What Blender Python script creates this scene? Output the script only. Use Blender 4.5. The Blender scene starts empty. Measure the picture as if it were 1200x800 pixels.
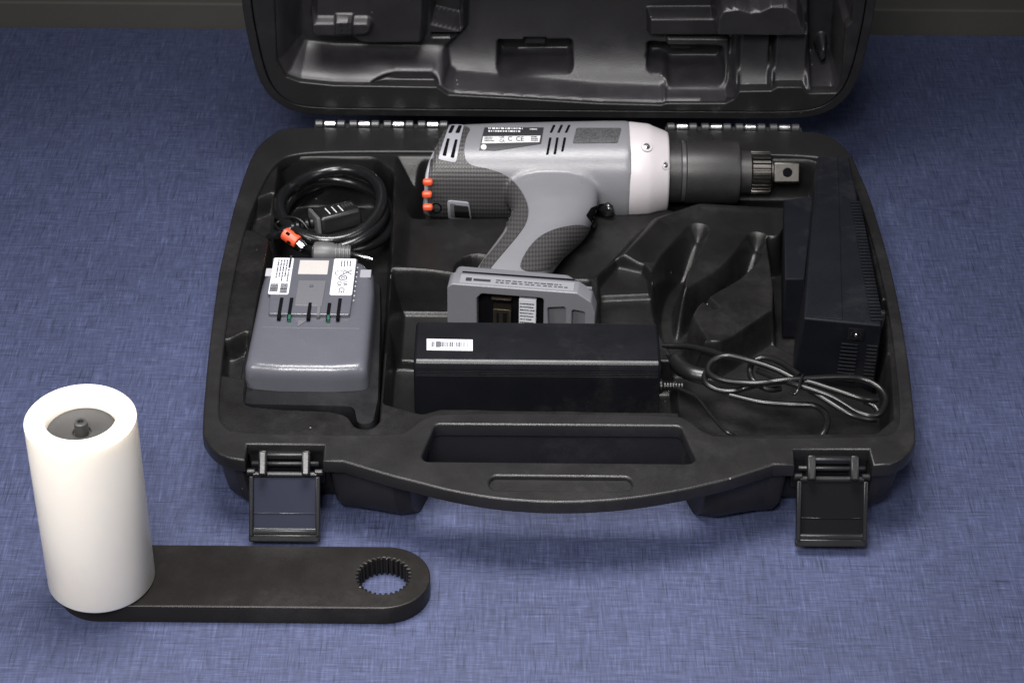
import bpy, bmesh, math, random
import numpy as np
from math import radians as R, sin, cos, pi
from mathutils import Vector, Matrix, Euler
from mathutils.bvhtree import BVHTree
from mathutils.geometry import delaunay_2d_cdt

random.seed(7); np.random.seed(7)
SC = bpy.context.scene
COL = SC.collection

# ------------------------------------------------------------------ camera
cd = bpy.data.cameras.new('camera'); cam = bpy.data.objects.new('camera', cd); COL.objects.link(cam)
cam.matrix_world = Matrix([[0.999962, -0.008727, -0.0, -0.03425], [0.005191, 0.5948, -0.803857, -1.240673], [0.007015, 0.803826, 0.594823, 1.061436], [0.0, 0.0, 0.0, 1.0]])
cd.sensor_width = 36; cd.lens = 79.5; cd.clip_start = .05; cd.clip_end = 50
cd.dof.use_dof = True; cd.dof.focus_distance = 1.62; cd.dof.aperture_fstop = 22
SC.camera = cam

# ------------------------------------------------------------------ world and lamps (indoor product light)
w = bpy.data.worlds.new('World'); SC.world = w; w.use_nodes = True
w.node_tree.nodes['Background'].inputs[0].default_value = (.75, .85, 1, 1)
w.node_tree.nodes['Background'].inputs[1].default_value = .018

def area(name, loc, target, sx, sy, power, col=(1, 1, 1), spread=180):
    l = bpy.data.lights.new(name, 'AREA'); l.shape = 'RECTANGLE'; l.size = sx; l.size_y = sy
    l.energy = power; l.color = col; l.spread = R(spread)
    o = bpy.data.objects.new(name, l); COL.objects.link(o); o.location = loc
    o.rotation_euler = (Vector(target) - Vector(loc)).to_track_quat('-Z', 'Y').to_euler()
    return o
area('softbox_overhead', (-.10, .06, 1.20), (-.09, -.04, 0), .62, .42, 7.2, (1, .98, .97), 90)
area('softbox_front', (-.30, -1.45, 1.62), (-.14, -.20, 0), .6, .45, 6.6, (1, .98, .96), 58)
area('softbox_left', (-1.05, -.65, 1.0), (-.15, -.08, .02), .6, .5, 2.8, (1, .97, .94), 80)
area('softbox_right', (1.15, -.65, 1.0), (.15, .0, .02), .6, .6, 1.5, (.97, .98, 1), 90)
SC.cycles.caustics_reflective = False; SC.cycles.caustics_refractive = False
SC.view_settings.view_transform = 'Standard'; SC.view_settings.look = 'None'
SC.view_settings.exposure = 0; SC.view_settings.gamma = 1; SC.view_settings.use_curve_mapping = False

# ------------------------------------------------------------------ materials
def mat(name, col, rough=.5, metal=0, bump=0, bscale=400, var=.0, rvar=.0, spec=.5, coat=0, sss=0, vscale=30, dust=0):
    m = bpy.data.materials.new(name); m.use_nodes = True
    nt = m.node_tree; N = nt.nodes; Lk = nt.links; b = N['Principled BSDF']
    b.inputs['Base Color'].default_value = (*col, 1); b.inputs['Roughness'].default_value = rough
    b.inputs['Metallic'].default_value = metal; b.inputs['Specular IOR Level'].default_value = spec
    if coat: b.inputs['Coat Weight'].default_value = coat; b.inputs['Coat Roughness'].default_value = .08
    if sss:
        b.inputs['Subsurface Weight'].default_value = sss; b.inputs['Subsurface Scale'].default_value = .012
        b.inputs['Subsurface Radius'].default_value = (1, .85, .7)
    if bump or var or rvar or dust:
        tc = N.new('ShaderNodeTexCoord')
    if bump:
        n = N.new('ShaderNodeTexNoise'); n.inputs['Scale'].default_value = bscale; n.inputs['Detail'].default_value = 3
        Lk.new(tc.outputs['Object'], n.inputs['Vector'])
        bp = N.new('ShaderNodeBump'); bp.inputs['Strength'].default_value = bump; bp.inputs['Distance'].default_value = .0006
        Lk.new(n.outputs['Fac'], bp.inputs['Height']); Lk.new(bp.outputs['Normal'], b.inputs['Normal'])
    if var or rvar:
        n2 = N.new('ShaderNodeTexNoise'); n2.inputs['Scale'].default_value = vscale; n2.inputs['Detail'].default_value = 5
        n2.inputs['Roughness'].default_value = .65
        Lk.new(tc.outputs['Object'], n2.inputs['Vector'])
    if var:
        mr = N.new('ShaderNodeMapRange'); mr.inputs['From Min'].default_value = .3; mr.inputs['From Max'].default_value = .7
        mr.inputs['To Min'].default_value = 1 - var; mr.inputs['To Max'].default_value = 1 + var
        Lk.new(n2.outputs['Fac'], mr.inputs['Value'])
        mx = N.new('ShaderNodeMix'); mx.data_type = 'RGBA'; mx.blend_type = 'MULTIPLY'; mx.inputs['Factor'].default_value = 1
        mx.inputs['A'].default_value = (*col, 1); Lk.new(mr.outputs['Result'], mx.inputs['B'])
        Lk.new(mx.outputs['Result'], b.inputs['Base Color'])
    if dust:      # sparse specks of dust and scuffs
        vo = N.new('ShaderNodeTexVoronoi'); vo.inputs['Scale'].default_value = 85; Lk.new(tc.outputs['Object'], vo.inputs['Vector'])
        sp = N.new('ShaderNodeSeparateColor'); Lk.new(vo.outputs['Color'], sp.inputs[0])
        a = N.new('ShaderNodeMath'); a.operation = 'LESS_THAN'; a.inputs[1].default_value = .055; Lk.new(vo.outputs['Distance'], a.inputs[0])
        c = N.new('ShaderNodeMath'); c.operation = 'GREATER_THAN'; c.inputs[1].default_value = 1 - dust; Lk.new(sp.outputs[0], c.inputs[0])
        d = N.new('ShaderNodeMath'); d.operation = 'MULTIPLY'; Lk.new(a.outputs[0], d.inputs[0]); Lk.new(c.outputs[0], d.inputs[1])
        n3 = N.new('ShaderNodeTexNoise'); n3.inputs['Scale'].default_value = 9; n3.inputs['Detail'].default_value = 8; n3.inputs['Roughness'].default_value = .75
        Lk.new(tc.outputs['Object'], n3.inputs['Vector'])
        m3 = N.new('ShaderNodeMapRange'); m3.inputs['From Min'].default_value = .52; m3.inputs['From Max'].default_value = .8; m3.inputs['To Max'].default_value = .10
        Lk.new(n3.outputs['Fac'], m3.inputs['Value'])
        e = N.new('ShaderNodeMath'); e.operation = 'MAXIMUM'; Lk.new(d.outputs[0], e.inputs[0]); Lk.new(m3.outputs['Result'], e.inputs[1])
        dm = N.new('ShaderNodeMix'); dm.data_type = 'RGBA'; dm.inputs['B'].default_value = (.16, .155, .15, 1)
        Lk.new(e.outputs[0], dm.inputs['Factor'])
        src = b.inputs['Base Color'].links[0].from_socket if b.inputs['Base Color'].links else None
        if src: Lk.new(src, dm.inputs['A'])
        else: dm.inputs['A'].default_value = (*col, 1)
        Lk.new(dm.outputs['Result'], b.inputs['Base Color'])
    if rvar:
        m2 = N.new('ShaderNodeMapRange'); m2.inputs['From Min'].default_value = .3; m2.inputs['From Max'].default_value = .7
        m2.inputs['To Min'].default_value = max(.02, rough - rvar); m2.inputs['To Max'].default_value = rough + rvar
        Lk.new(n2.outputs['Fac'], m2.inputs['Value']); Lk.new(m2.outputs['Result'], b.inputs['Roughness'])
    return m

M = {}
M['case'] = mat('case_plastic', (.0105, .0100, .0107), .34, spec=.32, bump=.3, bscale=1400, var=.12, rvar=.06, dust=0.1)
M['liner'] = mat('liner_plastic', (.0062, .0058, .0060), .35, spec=.34, bump=.3, bscale=1500, var=.15, rvar=.08, dust=0.12)
M['lid_liner'] = mat('lid_liner_plastic', (.0145, .0133, .0158), .38, spec=.45, bump=.2, bscale=1100, var=.15, rvar=.07, dust=0.16)
M['latch'] = mat('latch_plastic', (.0095, .0095, .0108), .32, spec=.28, bump=.1, bscale=700, rvar=.06)
M['window'] = mat('reflection_tinted_panel', (.022, .024, .037), .09, rvar=.03, spec=.5)  # opaque; the table's blue reflection and show-through are put into the colour
M['latch_gloss'] = mat('latch_gloss', (.007, .007, .008), .09, rvar=.03)
M['steel'] = mat('bright_steel', (.75, .75, .77), .2, 1, rvar=.08, vscale=200)
M['hinge_black'] = mat('hinge_black', (.05, .05, .052), .35, .4)
M['dark_steel'] = mat('blackened_steel', (.075, .071, .067), .40, 1, rvar=.08, bump=.1, vscale=120)
M['grey'] = mat('grey_housing', (.145, .145, .158), .32, bump=.25, bscale=1300, var=.04, rvar=.05)
M['foot_grey'] = mat('foot_grey', (.112, .113, .127), .38, bump=.2, bscale=1300, var=.04)
M['foot_label'] = mat('foot_label', (.165, .167, .185), .4)
M['grey_trim'] = mat('grey_trim', (.22, .22, .245), .36, bump=.1, bscale=900)
M['grey_dark'] = mat('grey_recess', (.09, .09, .10), .45, bump=.2, bscale=900)
M['slot'] = mat('dark_slot', (.004, .004, .005), .9, spec=.02)
M['white_collar'] = mat('white_collar', (.40, .374, .392), .42, bump=.2, bscale=900, var=.03)
M['nose'] = mat('nose_rubber', (.015, .0142, .0146), .42, spec=.42, bump=.2, bscale=900, var=.06, dust=0.05)
M['nose_band'] = mat('nose_band', (.04, .039, .042), .32)
M['orange'] = mat('orange_plastic', (.58, .075, .028), .4)
M['gloss_black'] = mat('gloss_black', (.006, .006, .007), .16, rvar=.05)
M['cord'] = mat('cord_vinyl', (.006, .0062, .007), .22, rvar=.06, bump=.1, bscale=500)
M['thin_cord'] = mat('thin_cord_vinyl', (.0055, .0055, .006), .30, spec=.4, rvar=.05)
M['plug'] = mat('plug_vinyl', (.0065, .0065, .007), .36, bump=.1)
M['plug_grey'] = mat('plug_grey', (.07, .07, .072), .45, bump=.2)
M['adapter'] = mat('adapter_plastic', (.0045, .0048, .0065), .34, spec=.32, bump=.07, bscale=1600, var=.1, rvar=.06, dust=0.06)
M['charger'] = mat('charger_plastic', (.0035, .0040, .0065), .6, spec=.14, bump=.3, bscale=1500, var=.15, rvar=.05, dust=0.1)
M['batt_grey'] = mat('battery_cover', (.066, .068, .082), .25, bump=.2, bscale=1200, var=.05, rvar=.05)
M['batt_black'] = mat('battery_base', (.0050, .0050, .0062), .45, spec=.22, bump=.2, var=.1, dust=0.05)
M['paper'] = mat('white_label', (.46, .47, .51), .45, var=.04)
M['silver_label'] = mat('silver_label', (.46, .46, .47), .4, var=.06)
M['beige'] = mat('foam_pad', (.34, .32, .31), .7, bump=.3, bscale=900, var=.05)
M['corner_pad'] = mat('corner_pad', (.30, .30, .32), .5)
M['ink'] = mat('label_ink', (.018, .018, .022), .5)
M['pale_ink'] = mat('pale_ink', (.55, .56, .58), .5)
M['green'] = mat('contact_green', (.01, .07, .045), .4)
M['brass'] = mat('contact_metal', (.62, .53, .40), .3, 1)
M['white_nylon'] = mat('white_nylon', (.86, .81, .73), .36, sss=.5, var=.02, rvar=.05)
M['wood_dark'] = mat('arm_black_oxide', (.0085, .0076, .0071), .36, spec=.2, bump=.12, bscale=1100, var=.10, rvar=.08, vscale=25, dust=0.12)
M['plate'] = mat('handle_core', (.035, .034, .034), .42, bump=.1, var=.1)
M['wall'] = mat('back_wall', (.012, .012, .012), .8, var=.1, vscale=4)
M['ledge'] = mat('back_ledge', (.040, .039, .035), .75, bump=.2, var=.08, vscale=12)

def grip_material():
    m = bpy.data.materials.new('dotted_rubber_grip'); m.use_nodes = True
    nt = m.node_tree; N = nt.nodes; Lk = nt.links; b = N['Principled BSDF']
    tc = N.new('ShaderNodeTexCoord')
    def wave(v):
        dt = N.new('ShaderNodeVectorMath'); dt.operation = 'DOT_PRODUCT'; dt.inputs[1].default_value = v
        Lk.new(tc.outputs['Object'], dt.inputs[0])
        a = N.new('ShaderNodeMath'); a.operation = 'MULTIPLY'; a.inputs[1].default_value = 2 * pi / .0040
        Lk.new(dt.outputs['Value'], a.inputs[0])
        s = N.new('ShaderNodeMath'); s.operation = 'SINE'; Lk.new(a.outputs[0], s.inputs[0]); return s
    sx, sy = wave((.80, .322, .506)), wave((-.80, .322, .506))
    ad = N.new('ShaderNodeMath'); ad.operation = 'MULTIPLY'; Lk.new(sx.outputs[0], ad.inputs[0]); Lk.new(sy.outputs[0], ad.inputs[1])
    mr = N.new('ShaderNodeMapRange'); mr.inputs['From Min'].default_value = -.5; mr.inputs['From Max'].default_value = .5
    Lk.new(ad.outputs[0], mr.inputs['Value'])
    bp = N.new('ShaderNodeBump'); bp.inputs['Strength'].default_value = .5; bp.inputs['Distance'].default_value = .0005
    Lk.new(mr.outputs['Result'], bp.inputs['Height']); Lk.new(bp.outputs['Normal'], b.inputs['Normal'])
    cr = N.new('ShaderNodeMix'); cr.data_type = 'RGBA'
    cr.inputs['A'].default_value = (.026, .025, .026, 1); cr.inputs['B'].default_value = (.048, .046, .047, 1)
    Lk.new(mr.outputs['Result'], cr.inputs['Factor']); Lk.new(cr.outputs['Result'], b.inputs['Base Color'])
    b.inputs['Roughness'].default_value = .42
    return m
M['grip'] = grip_material()

def mesh_grille_material():
    m = mat('grille_mesh', (.05, .05, .053), .5)
    nt = m.node_tree; N = nt.nodes; Lk = nt.links; b = N['Principled BSDF']
    tc = N.new('ShaderNodeTexCoord'); v = N.new('ShaderNodeTexVoronoi'); v.inputs['Scale'].default_value = 800
    Lk.new(tc.outputs['Object'], v.inputs['Vector'])
    r_ = N.new('ShaderNodeValToRGB'); r_.color_ramp.elements[0].position = .25; r_.color_ramp.elements[1].position = .6
    r_.color_ramp.elements[0].color = (.020, .020, .021, 1); r_.color_ramp.elements[1].color = (.065, .065, .07, 1)
    Lk.new(v.outputs['Distance'], r_.inputs[0]); Lk.new(r_.outputs[0], b.inputs['Base Color'])
    return m
M['grille'] = mesh_grille_material()

def cloth_material():
    m = bpy.data.materials.new('blue_linen_vinyl'); m.use_nodes = True
    nt = m.node_tree; N = nt.nodes; Lk = nt.links; b = N['Principled BSDF']
    tc = N.new('ShaderNodeTexCoord')
    def streak(sx, sy, detail=2, off=0):
        mp = N.new('ShaderNodeMapping'); mp.inputs['Scale'].default_value = (sx, sy, 1); mp.inputs['Location'].default_value = (off, off * .7, 0)
        Lk.new(tc.outputs['Object'], mp.inputs['Vector'])
        n = N.new('ShaderNodeTexNoise'); n.inputs['Scale'].default_value = 1; n.inputs['Detail'].default_value = detail
        n.inputs['Roughness'].default_value = .6
        Lk.new(mp.outputs['Vector'], n.inputs['Vector']); return n
    def math_(op, a, b_, c=None):
        k = N.new('ShaderNodeMath'); k.operation = op
        for i, v in enumerate((a, b_)):
            if v is None: continue
            if isinstance(v, (int, float)): k.inputs[i].default_value = v
            else: Lk.new(v, k.inputs[i])
        return k.outputs[0]
    h = streak(70, 900, 2, 0).outputs['Fac']; v = streak(820, 60, 2, 5).outputs['Fac']
    h2 = streak(36, 430, 2, 11).outputs['Fac']; v2 = streak(430, 32, 2, 17).outputs['Fac']
    big = streak(6, 6, 4, 3).outputs['Fac']; patch = streak(28, 28, 3, 9).outputs['Fac']
    # which set of threads lies on top changes from patch to patch, as in linen
    sel = N.new('ShaderNodeMapRange'); sel.inputs['From Min'].default_value = .42; sel.inputs['From Max'].default_value = .58
    Lk.new(patch, sel.inputs['Value'])
    mixa = N.new('ShaderNodeMix'); Lk.new(sel.outputs['Result'], mixa.inputs['Factor']); Lk.new(h, mixa.inputs['A']); Lk.new(v, mixa.inputs['B'])
    mixb = N.new('ShaderNodeMix'); Lk.new(sel.outputs['Result'], mixb.inputs['Factor']); Lk.new(v2, mixb.inputs['A']); Lk.new(h2, mixb.inputs['B'])
    t = math_('ADD', math_('MULTIPLY', mixa.outputs['Result'], .55), math_('MULTIPLY', mixb.outputs['Result'], .45))
    cr = N.new('ShaderNodeValToRGB'); e = cr.color_ramp.elements
    e[0].position = .36; e[0].color = (.0230, .0285, .061, 1)
    e[1].position = .66; e[1].color = (.055, .0665, .129, 1)
    k = cr.color_ramp.elements.new(.5); k.color = (.0350, .0422, .087, 1)
    Lk.new(t, cr.inputs[0])
    mr = N.new('ShaderNodeMapRange'); mr.inputs['From Min'].default_value = .3; mr.inputs['From Max'].default_value = .7
    mr.inputs['To Min'].default_value = .86; mr.inputs['To Max'].default_value = 1.12
    Lk.new(big, mr.inputs['Value'])
    mx = N.new('ShaderNodeMix'); mx.data_type = 'RGBA'; mx.blend_type = 'MULTIPLY'; mx.inputs['Factor'].default_value = 1
    Lk.new(cr.outputs[0], mx.inputs['A']); Lk.new(mr.outputs['Result'], mx.inputs['B'])
    # single threads: dark gaps and pale slubs running both ways
    def dash(src, lo, hi):
        q = N.new('ShaderNodeMapRange'); q.interpolation_type = 'SMOOTHSTEP'
        q.inputs['From Min'].default_value = lo; q.inputs['From Max'].default_value = hi; Lk.new(src, q.inputs['Value']); return q.outputs['Result']
    h3 = streak(34, 620, 1, 23).outputs['Fac']; v3 = streak(560, 30, 1, 29).outputs['Fac']
    dk = math_('MULTIPLY', dash(h3, .26, .40), dash(v3, .26, .40))
    lt = math_('MAXIMUM', dash(h3, .62, .74), dash(v3, .62, .74))
    g = math_('ADD', math_('ADD', math_('MULTIPLY', dk, .36), .64), math_('MULTIPLY', lt, .34))
    mx2 = N.new('ShaderNodeMix'); mx2.data_type = 'RGBA'; mx2.blend_type = 'MULTIPLY'; mx2.inputs['Factor'].default_value = 1
    Lk.new(mx.outputs['Result'], mx2.inputs['A']); Lk.new(g, mx2.inputs['B'])
    Lk.new(mx2.outputs['Result'], b.inputs['Base Color'])
    bp = N.new('ShaderNodeBump'); bp.inputs['Strength'].default_value = .35; bp.inputs['Distance'].default_value = .0006
    Lk.new(t, bp.inputs['Height']); Lk.new(bp.outputs['Normal'], b.inputs['Normal'])
    b.inputs['Roughness'].default_value = .55; b.inputs['Specular IOR Level'].default_value = .35
    return m
M['cloth'] = cloth_material()

# ------------------------------------------------------------------ helpers
WORLD = {}
def wmat(o): return WORLD.get(o.name, Matrix())
def thing(name, label, cat, loc=(0, 0, 0), rot=(0, 0, 0), group=None):
    o = bpy.data.objects.new(name, None); COL.objects.link(o); o.empty_display_size = .02
    o.location = loc; o.rotation_euler = rot; o['label'] = label; o['category'] = cat
    if group: o['group'] = group
    WORLD[o.name] = Matrix.LocRotScale(Vector(loc), Euler(rot), None)
    return o
def part(name, geo, m, parent, local=False, angle=35, flat=False, label=None):
    """links a bmesh or mesh as ONE object under parent; geometry in world coordinates unless local"""
    if isinstance(geo, bmesh.types.BMesh):
        cut = [e.index for e in geo.edges if len(e.link_faces) == 2 and e.link_faces[0].material_index != e.link_faces[1].material_index] if any(f.material_index for f in geo.faces) else []
        if cut:
            geo.edges.index_update(); cut = [e.index for e in geo.edges if len(e.link_faces) == 2 and e.link_faces[0].material_index != e.link_faces[1].material_index]
        for f in geo.faces: f.material_index = 0
        me = bpy.data.meshes.new(name); geo.to_mesh(me); geo.free()
    else: me = geo; cut = []
    if parent is not None and not local:
        me.transform(wmat(parent).inverted())
    me.materials.clear(); me.materials.append(M[m])
    if not flat:
        me.polygons.foreach_set('use_smooth', [True] * len(me.polygons)); me.set_sharp_from_angle(angle=R(angle))
        for i in cut: me.edges[i].use_edge_sharp = True
    o = bpy.data.objects.new(name, me); COL.objects.link(o)
    if parent is not None:
        o.parent = parent; WORLD[o.name] = wmat(parent).copy()
    if label: o['label'] = label
    return o
def flat_marks(res):      # faces of the bevel keep index 0, the flat sides 1: edges between them get split normals
    for f in res['faces']: f.material_index = 0
def rbox(c, s, bev=.001, seg=2, rot=None):
    bm = bmesh.new(); bmesh.ops.create_cube(bm, size=1)
    bmesh.ops.scale(bm, vec=s, verts=bm.verts)
    for f in bm.faces: f.material_index = 1
    if bev: flat_marks(bmesh.ops.bevel(bm, geom=bm.edges[:], offset=bev, segments=seg, profile=.5, affect='EDGES', clamp_overlap=True))
    T = Matrix.Translation(c)
    if rot is not None: T = T @ Euler(rot).to_matrix().to_4x4()
    bmesh.ops.transform(bm, matrix=T, verts=bm.verts)
    return bm
def join(*bms):
    a = bms[0]
    for b in bms[1:]:
        me = bpy.data.meshes.new('tmp'); b.to_mesh(me); b.free(); a.from_mesh(me); bpy.data.meshes.remove(me)
    return a
def hexa(top, bot, bev=.001, seg=2):
    """box from four top points and four bottom points"""
    bm = bmesh.new()
    t = [bm.verts.new(p) for p in top]; b = [bm.verts.new(p) for p in bot]
    bm.faces.new(t); bm.faces.new(b[::-1])
    for i in range(4):
        j = (i + 1) % 4; bm.faces.new([t[j], t[i], b[i], b[j]])
    bmesh.ops.recalc_face_normals(bm, faces=bm.faces)
    for f in bm.faces: f.material_index = 1
    if bev: flat_marks(bmesh.ops.bevel(bm, geom=bm.edges[:], offset=bev, segments=seg, profile=.5, affect='EDGES', clamp_overlap=True))
    return bm
def chaikin(P, n=2, closed=True):
    P = [tuple(p) for p in P]
    for _ in range(n):
        Q = []
        m = len(P)
        rng = range(m) if closed else range(m - 1)
        if not closed: Q.append(P[0])
        for i in rng:
            a, b = P[i], P[(i + 1) % m]
            Q.append(tuple(.75 * x + .25 * y for x, y in zip(a, b))); Q.append(tuple(.25 * x + .75 * y for x, y in zip(a, b)))
        if not closed: Q.append(P[-1])
        P = Q
    return P
def fillet(P, rad, n=5):
    """polygon with its corners rounded by radius rad (number or list)"""
    out = []; m = len(P)
    for i in range(m):
        a, p, b = (Vector(P[k % m]) for k in (i - 1, i, i + 1))
        r = rad[i] if isinstance(rad, (list, tuple)) else rad
        u, v = (a - p), (b - p); lu, lv = u.length, v.length
        if r <= 0 or lu < 1e-6 or lv < 1e-6: out.append(tuple(p)); continue
        u /= lu; v /= lv; ang = math.acos(max(-1, min(1, u.dot(v))))
        if ang > 3.05: out.append(tuple(p)); continue
        t = min(r / math.tan(ang / 2), lu * .49, lv * .49)
        s, e = p + u * t, p + v * t
        for k in range(n + 1):
            q = k / n; out.append(tuple((1 - q) ** 2 * s + 2 * q * (1 - q) * p + q * q * e))
    return out
def curve_to_mesh(cu):
    o = bpy.data.objects.new('tmp', cu); COL.objects.link(o)
    dg = bpy.context.evaluated_depsgraph_get(); dg.update()
    me = bpy.data.meshes.new_from_object(o.evaluated_get(dg))
    bpy.data.objects.remove(o); return me
def slab(outlines, z0, z1, bev=.001, mtx=None, res=2):
    """solid plate with rounded edges from 2D outlines (outer first, then holes)"""
    cu = bpy.data.curves.new('tmp', 'CURVE'); cu.dimensions = '2D'; cu.fill_mode = 'BOTH'
    for P in outlines:
        s = cu.splines.new('POLY'); s.points.add(len(P) - 1); s.use_cyclic_u = True
        for k, p in enumerate(P): s.points[k].co = (p[0], p[1], 0, 1)
    h = (z1 - z0) / 2; cu.extrude = h - bev; cu.bevel_depth = bev; cu.bevel_resolution = res; cu.offset = -bev
    me = curve_to_mesh(cu)
    bm = bmesh.new(); bm.from_mesh(me); bpy.data.meshes.remove(me)
    bmesh.ops.remove_doubles(bm, verts=bm.verts, dist=1e-5)
    bmesh.ops.translate(bm, vec=(0, 0, (z0 + z1) / 2), verts=bm.verts)
    bmesh.ops.recalc_face_normals(bm, faces=bm.faces); bm.normal_update()
    for f in bm.faces: f.material_index = 1 if abs(f.normal.z) > .9995 else 0
    if mtx is not None: bmesh.ops.transform(bm, matrix=mtx, verts=bm.verts)
    return bm
def loft(rings, cap=True, closed=True):
    bm = bmesh.new(); V = [[bm.verts.new(p) for p in r] for r in rings]; n = len(rings[0])
    for a, b in zip(V[:-1], V[1:]):
        for i in range(n if closed else n - 1):
            j = (i + 1) % n; bm.faces.new([a[i], a[j], b[j], b[i]])
    if cap is True: bm.faces.new(V[0][::-1])
    if cap: bm.faces.new(V[-1])
    bmesh.ops.recalc_face_normals(bm, faces=bm.faces)
    return bm
AX = {'z': lambda r, t, h: (r * cos(t), r * sin(t), h), 'x': lambda r, t, h: (h, r * cos(t), r * sin(t))}
def lathe(prof, c=(0, 0, 0), axis='z', n=48, cap=True):
    f = AX[axis]
    rings = [[tuple(Vector(f(r, 2 * pi * k / n, h)) + Vector(c)) for k in range(n)] for r, h in prof]
    return loft(rings, cap)
def catmull(P, n=10, closed=False):
    P = [Vector(p) for p in P]; m = len(P); out = []
    rng = range(m) if closed else range(m - 1)
    for i in rng:
        if closed: a, b, c, d = P[i - 1], P[i], P[(i + 1) % m], P[(i + 2) % m]
        else: a, b, c, d = P[max(i - 1, 0)], P[i], P[i + 1], P[min(i + 2, m - 1)]
        for k in range(n):
            t = k / n
            out.append(.5 * ((2 * b) + (c - a) * t + (2 * a - 5 * b + 4 * c - d) * t * t + (3 * b - a - 3 * c + d) * t ** 3))
    if not closed: out.append(P[-1])
    return out
def tube(P, r, n=10, closed=False, smooth=True, sides=4):
    Q = catmull(P, n, closed) if smooth else [Vector(p) for p in P]
    cu = bpy.data.curves.new('tmp', 'CURVE'); cu.dimensions = '3D'; cu.bevel_depth = r; cu.bevel_resolution = sides; cu.use_fill_caps = True
    s = cu.splines.new('POLY'); s.points.add(len(Q) - 1); s.use_cyclic_u = closed
    for k, p in enumerate(Q): s.points[k].co = (*p, 1)
    me = curve_to_mesh(cu); bm = bmesh.new(); bm.from_mesh(me); bpy.data.meshes.remove(me); return bm
def text(s, size, mtx, depth=.00008):
    cu = bpy.data.curves.new('tmp', 'FONT'); cu.body = s; cu.size = size; cu.extrude = depth; cu.align_x = 'CENTER'; cu.align_y = 'CENTER'; cu.resolution_u = 3
    me = curve_to_mesh(cu); bm = bmesh.new(); bm.from_mesh(me); bpy.data.meshes.remove(me)
    bmesh.ops.transform(bm, matrix=mtx, verts=bm.verts); return bm
def rects(L_, th=.0001):
    """thin printed bars: (cx, cy, sx, sy) in a local plane"""
    bm = bmesh.new()
    for cx, cy, sx, sy in L_:
        v = [bm.verts.new((cx + a * sx / 2, cy + b * sy / 2, th)) for a, b in ((-1, -1), (1, -1), (1, 1), (-1, 1))]
        bm.faces.new(v)
    return bm
def print_lines(w, h, rows, seed=0, fill=.62, wmin=.02, wmax=.10):
    """rows of print too small to read"""
    rg = random.Random(seed); out = []
    for k in range(rows):
        y = h / 2 - (k + .5) * h / rows; x = -w / 2; end = w / 2 - (rg.random() * .25 * w)
        while x < end:
            l = rg.uniform(wmin, wmax) * w; l = min(l, end - x)
            if l > .004 * w: out.append((x + l / 2, y, l, h / rows * fill * rg.uniform(.75, 1)))
            x += l + rg.uniform(.012, .035) * w
    return out
def barcode(cx, cy, w, h, seed=0):
    rg = random.Random(seed); x = cx - w / 2; out = []
    while x < cx + w / 2:
        l = rg.choice((1, 1, 2, 3)) * w / 70; out.append((x + l / 2, cy, l, h)); x += l + rg.choice((1, 1, 2)) * w / 70
    return out
def xf(bm, m): bmesh.ops.transform(bm, matrix=m, verts=bm.verts); return bm

# heightfields ------------------------------------------------------
def psd(P, X, Y):
    """signed distance to a polygon, negative inside"""
    d = np.full(X.shape, 1e9); ins = np.zeros(X.shape, bool); n = len(P)
    for i in range(n):
        ax, ay = P[i - 1]; bx, by = P[i]
        ex, ey = bx - ax, by - ay; wx, wy = X - ax, Y - ay
        t = np.clip((wx * ex + wy * ey) / max(ex * ex + ey * ey, 1e-12), 0, 1)
        d = np.minimum(d, (wx - ex * t) ** 2 + (wy - ey * t) ** 2)
        c = ((ay > Y) != (by > Y)) & (X < (bx - ax) * (Y - ay) / ((by - ay) if abs(by - ay) > 1e-12 else 1e-12) + ax)
        ins ^= c
    return np.where(ins, -1, 1) * np.sqrt(d)
def ss(t):
    t = np.clip(t, 0, 1); return t * t * (3 - 2 * t)
def carve(Z, X, Y, P, z, w_=.005, rnd=2):
    if rnd: P = fillet(P, .006 * rnd, 5)
    x0, x1 = min(p[0] for p in P) - .01, max(p[0] for p in P) + .01; y0, y1 = min(p[1] for p in P) - .01, max(p[1] for p in P) + .01
    m = (X > x0) & (X < x1) & (Y > y0) & (Y < y1)
    t = ss(-psd(P, X[m], Y[m]) / w_)
    zz = z(X[m], Y[m]) if callable(z) else z
    Z[m] = Z[m] * (1 - t) + zz * t
def grid_mesh(X, Y, Z, mask, to3d):
    """mesh of the grid cells whose four corners are in mask"""
    ny, nx = X.shape; idx = np.arange(nx * ny).reshape(ny, nx)
    q = mask[:-1, :-1] & mask[1:, :-1] & mask[:-1, 1:] & mask[1:, 1:]
    F = np.stack([idx[:-1, :-1][q], idx[:-1, 1:][q], idx[1:, 1:][q], idx[1:, :-1][q]], 1)
    used = np.unique(F); rm = np.full(nx * ny, -1); rm[used] = np.arange(len(used)); F = rm[F]
    V = to3d(X.ravel()[used], Y.ravel()[used], Z.ravel()[used])
    me = bpy.data.meshes.new('field'); me.vertices.add(len(V)); me.vertices.foreach_set('co', V.ravel())
    me.loops.add(F.size); me.loops.foreach_set('vertex_index', F.ravel().astype(np.int32))
    me.polygons.add(len(F)); me.polygons.foreach_set('loop_start', np.arange(0, F.size, 4, dtype=np.int32))
    me.update(calc_edges=True); me.validate(); return me

# ------------------------------------------------------------------ setting: table, ledge, wall
def setting(name, bm, m):
    o = part(name, bm, m, None); o['kind'] = 'structure'; return o
setting('table', rbox((0, .05, -.015), (2.6, 1.30, .03), .003), 'cloth')
setting('back_ledge', rbox((0, .735, -.006), (3.2, .065, .062), .002), 'ledge')
setting('wall', rbox((0, .95, .6), (4, .04, 2.2), .002), 'wall')

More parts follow.
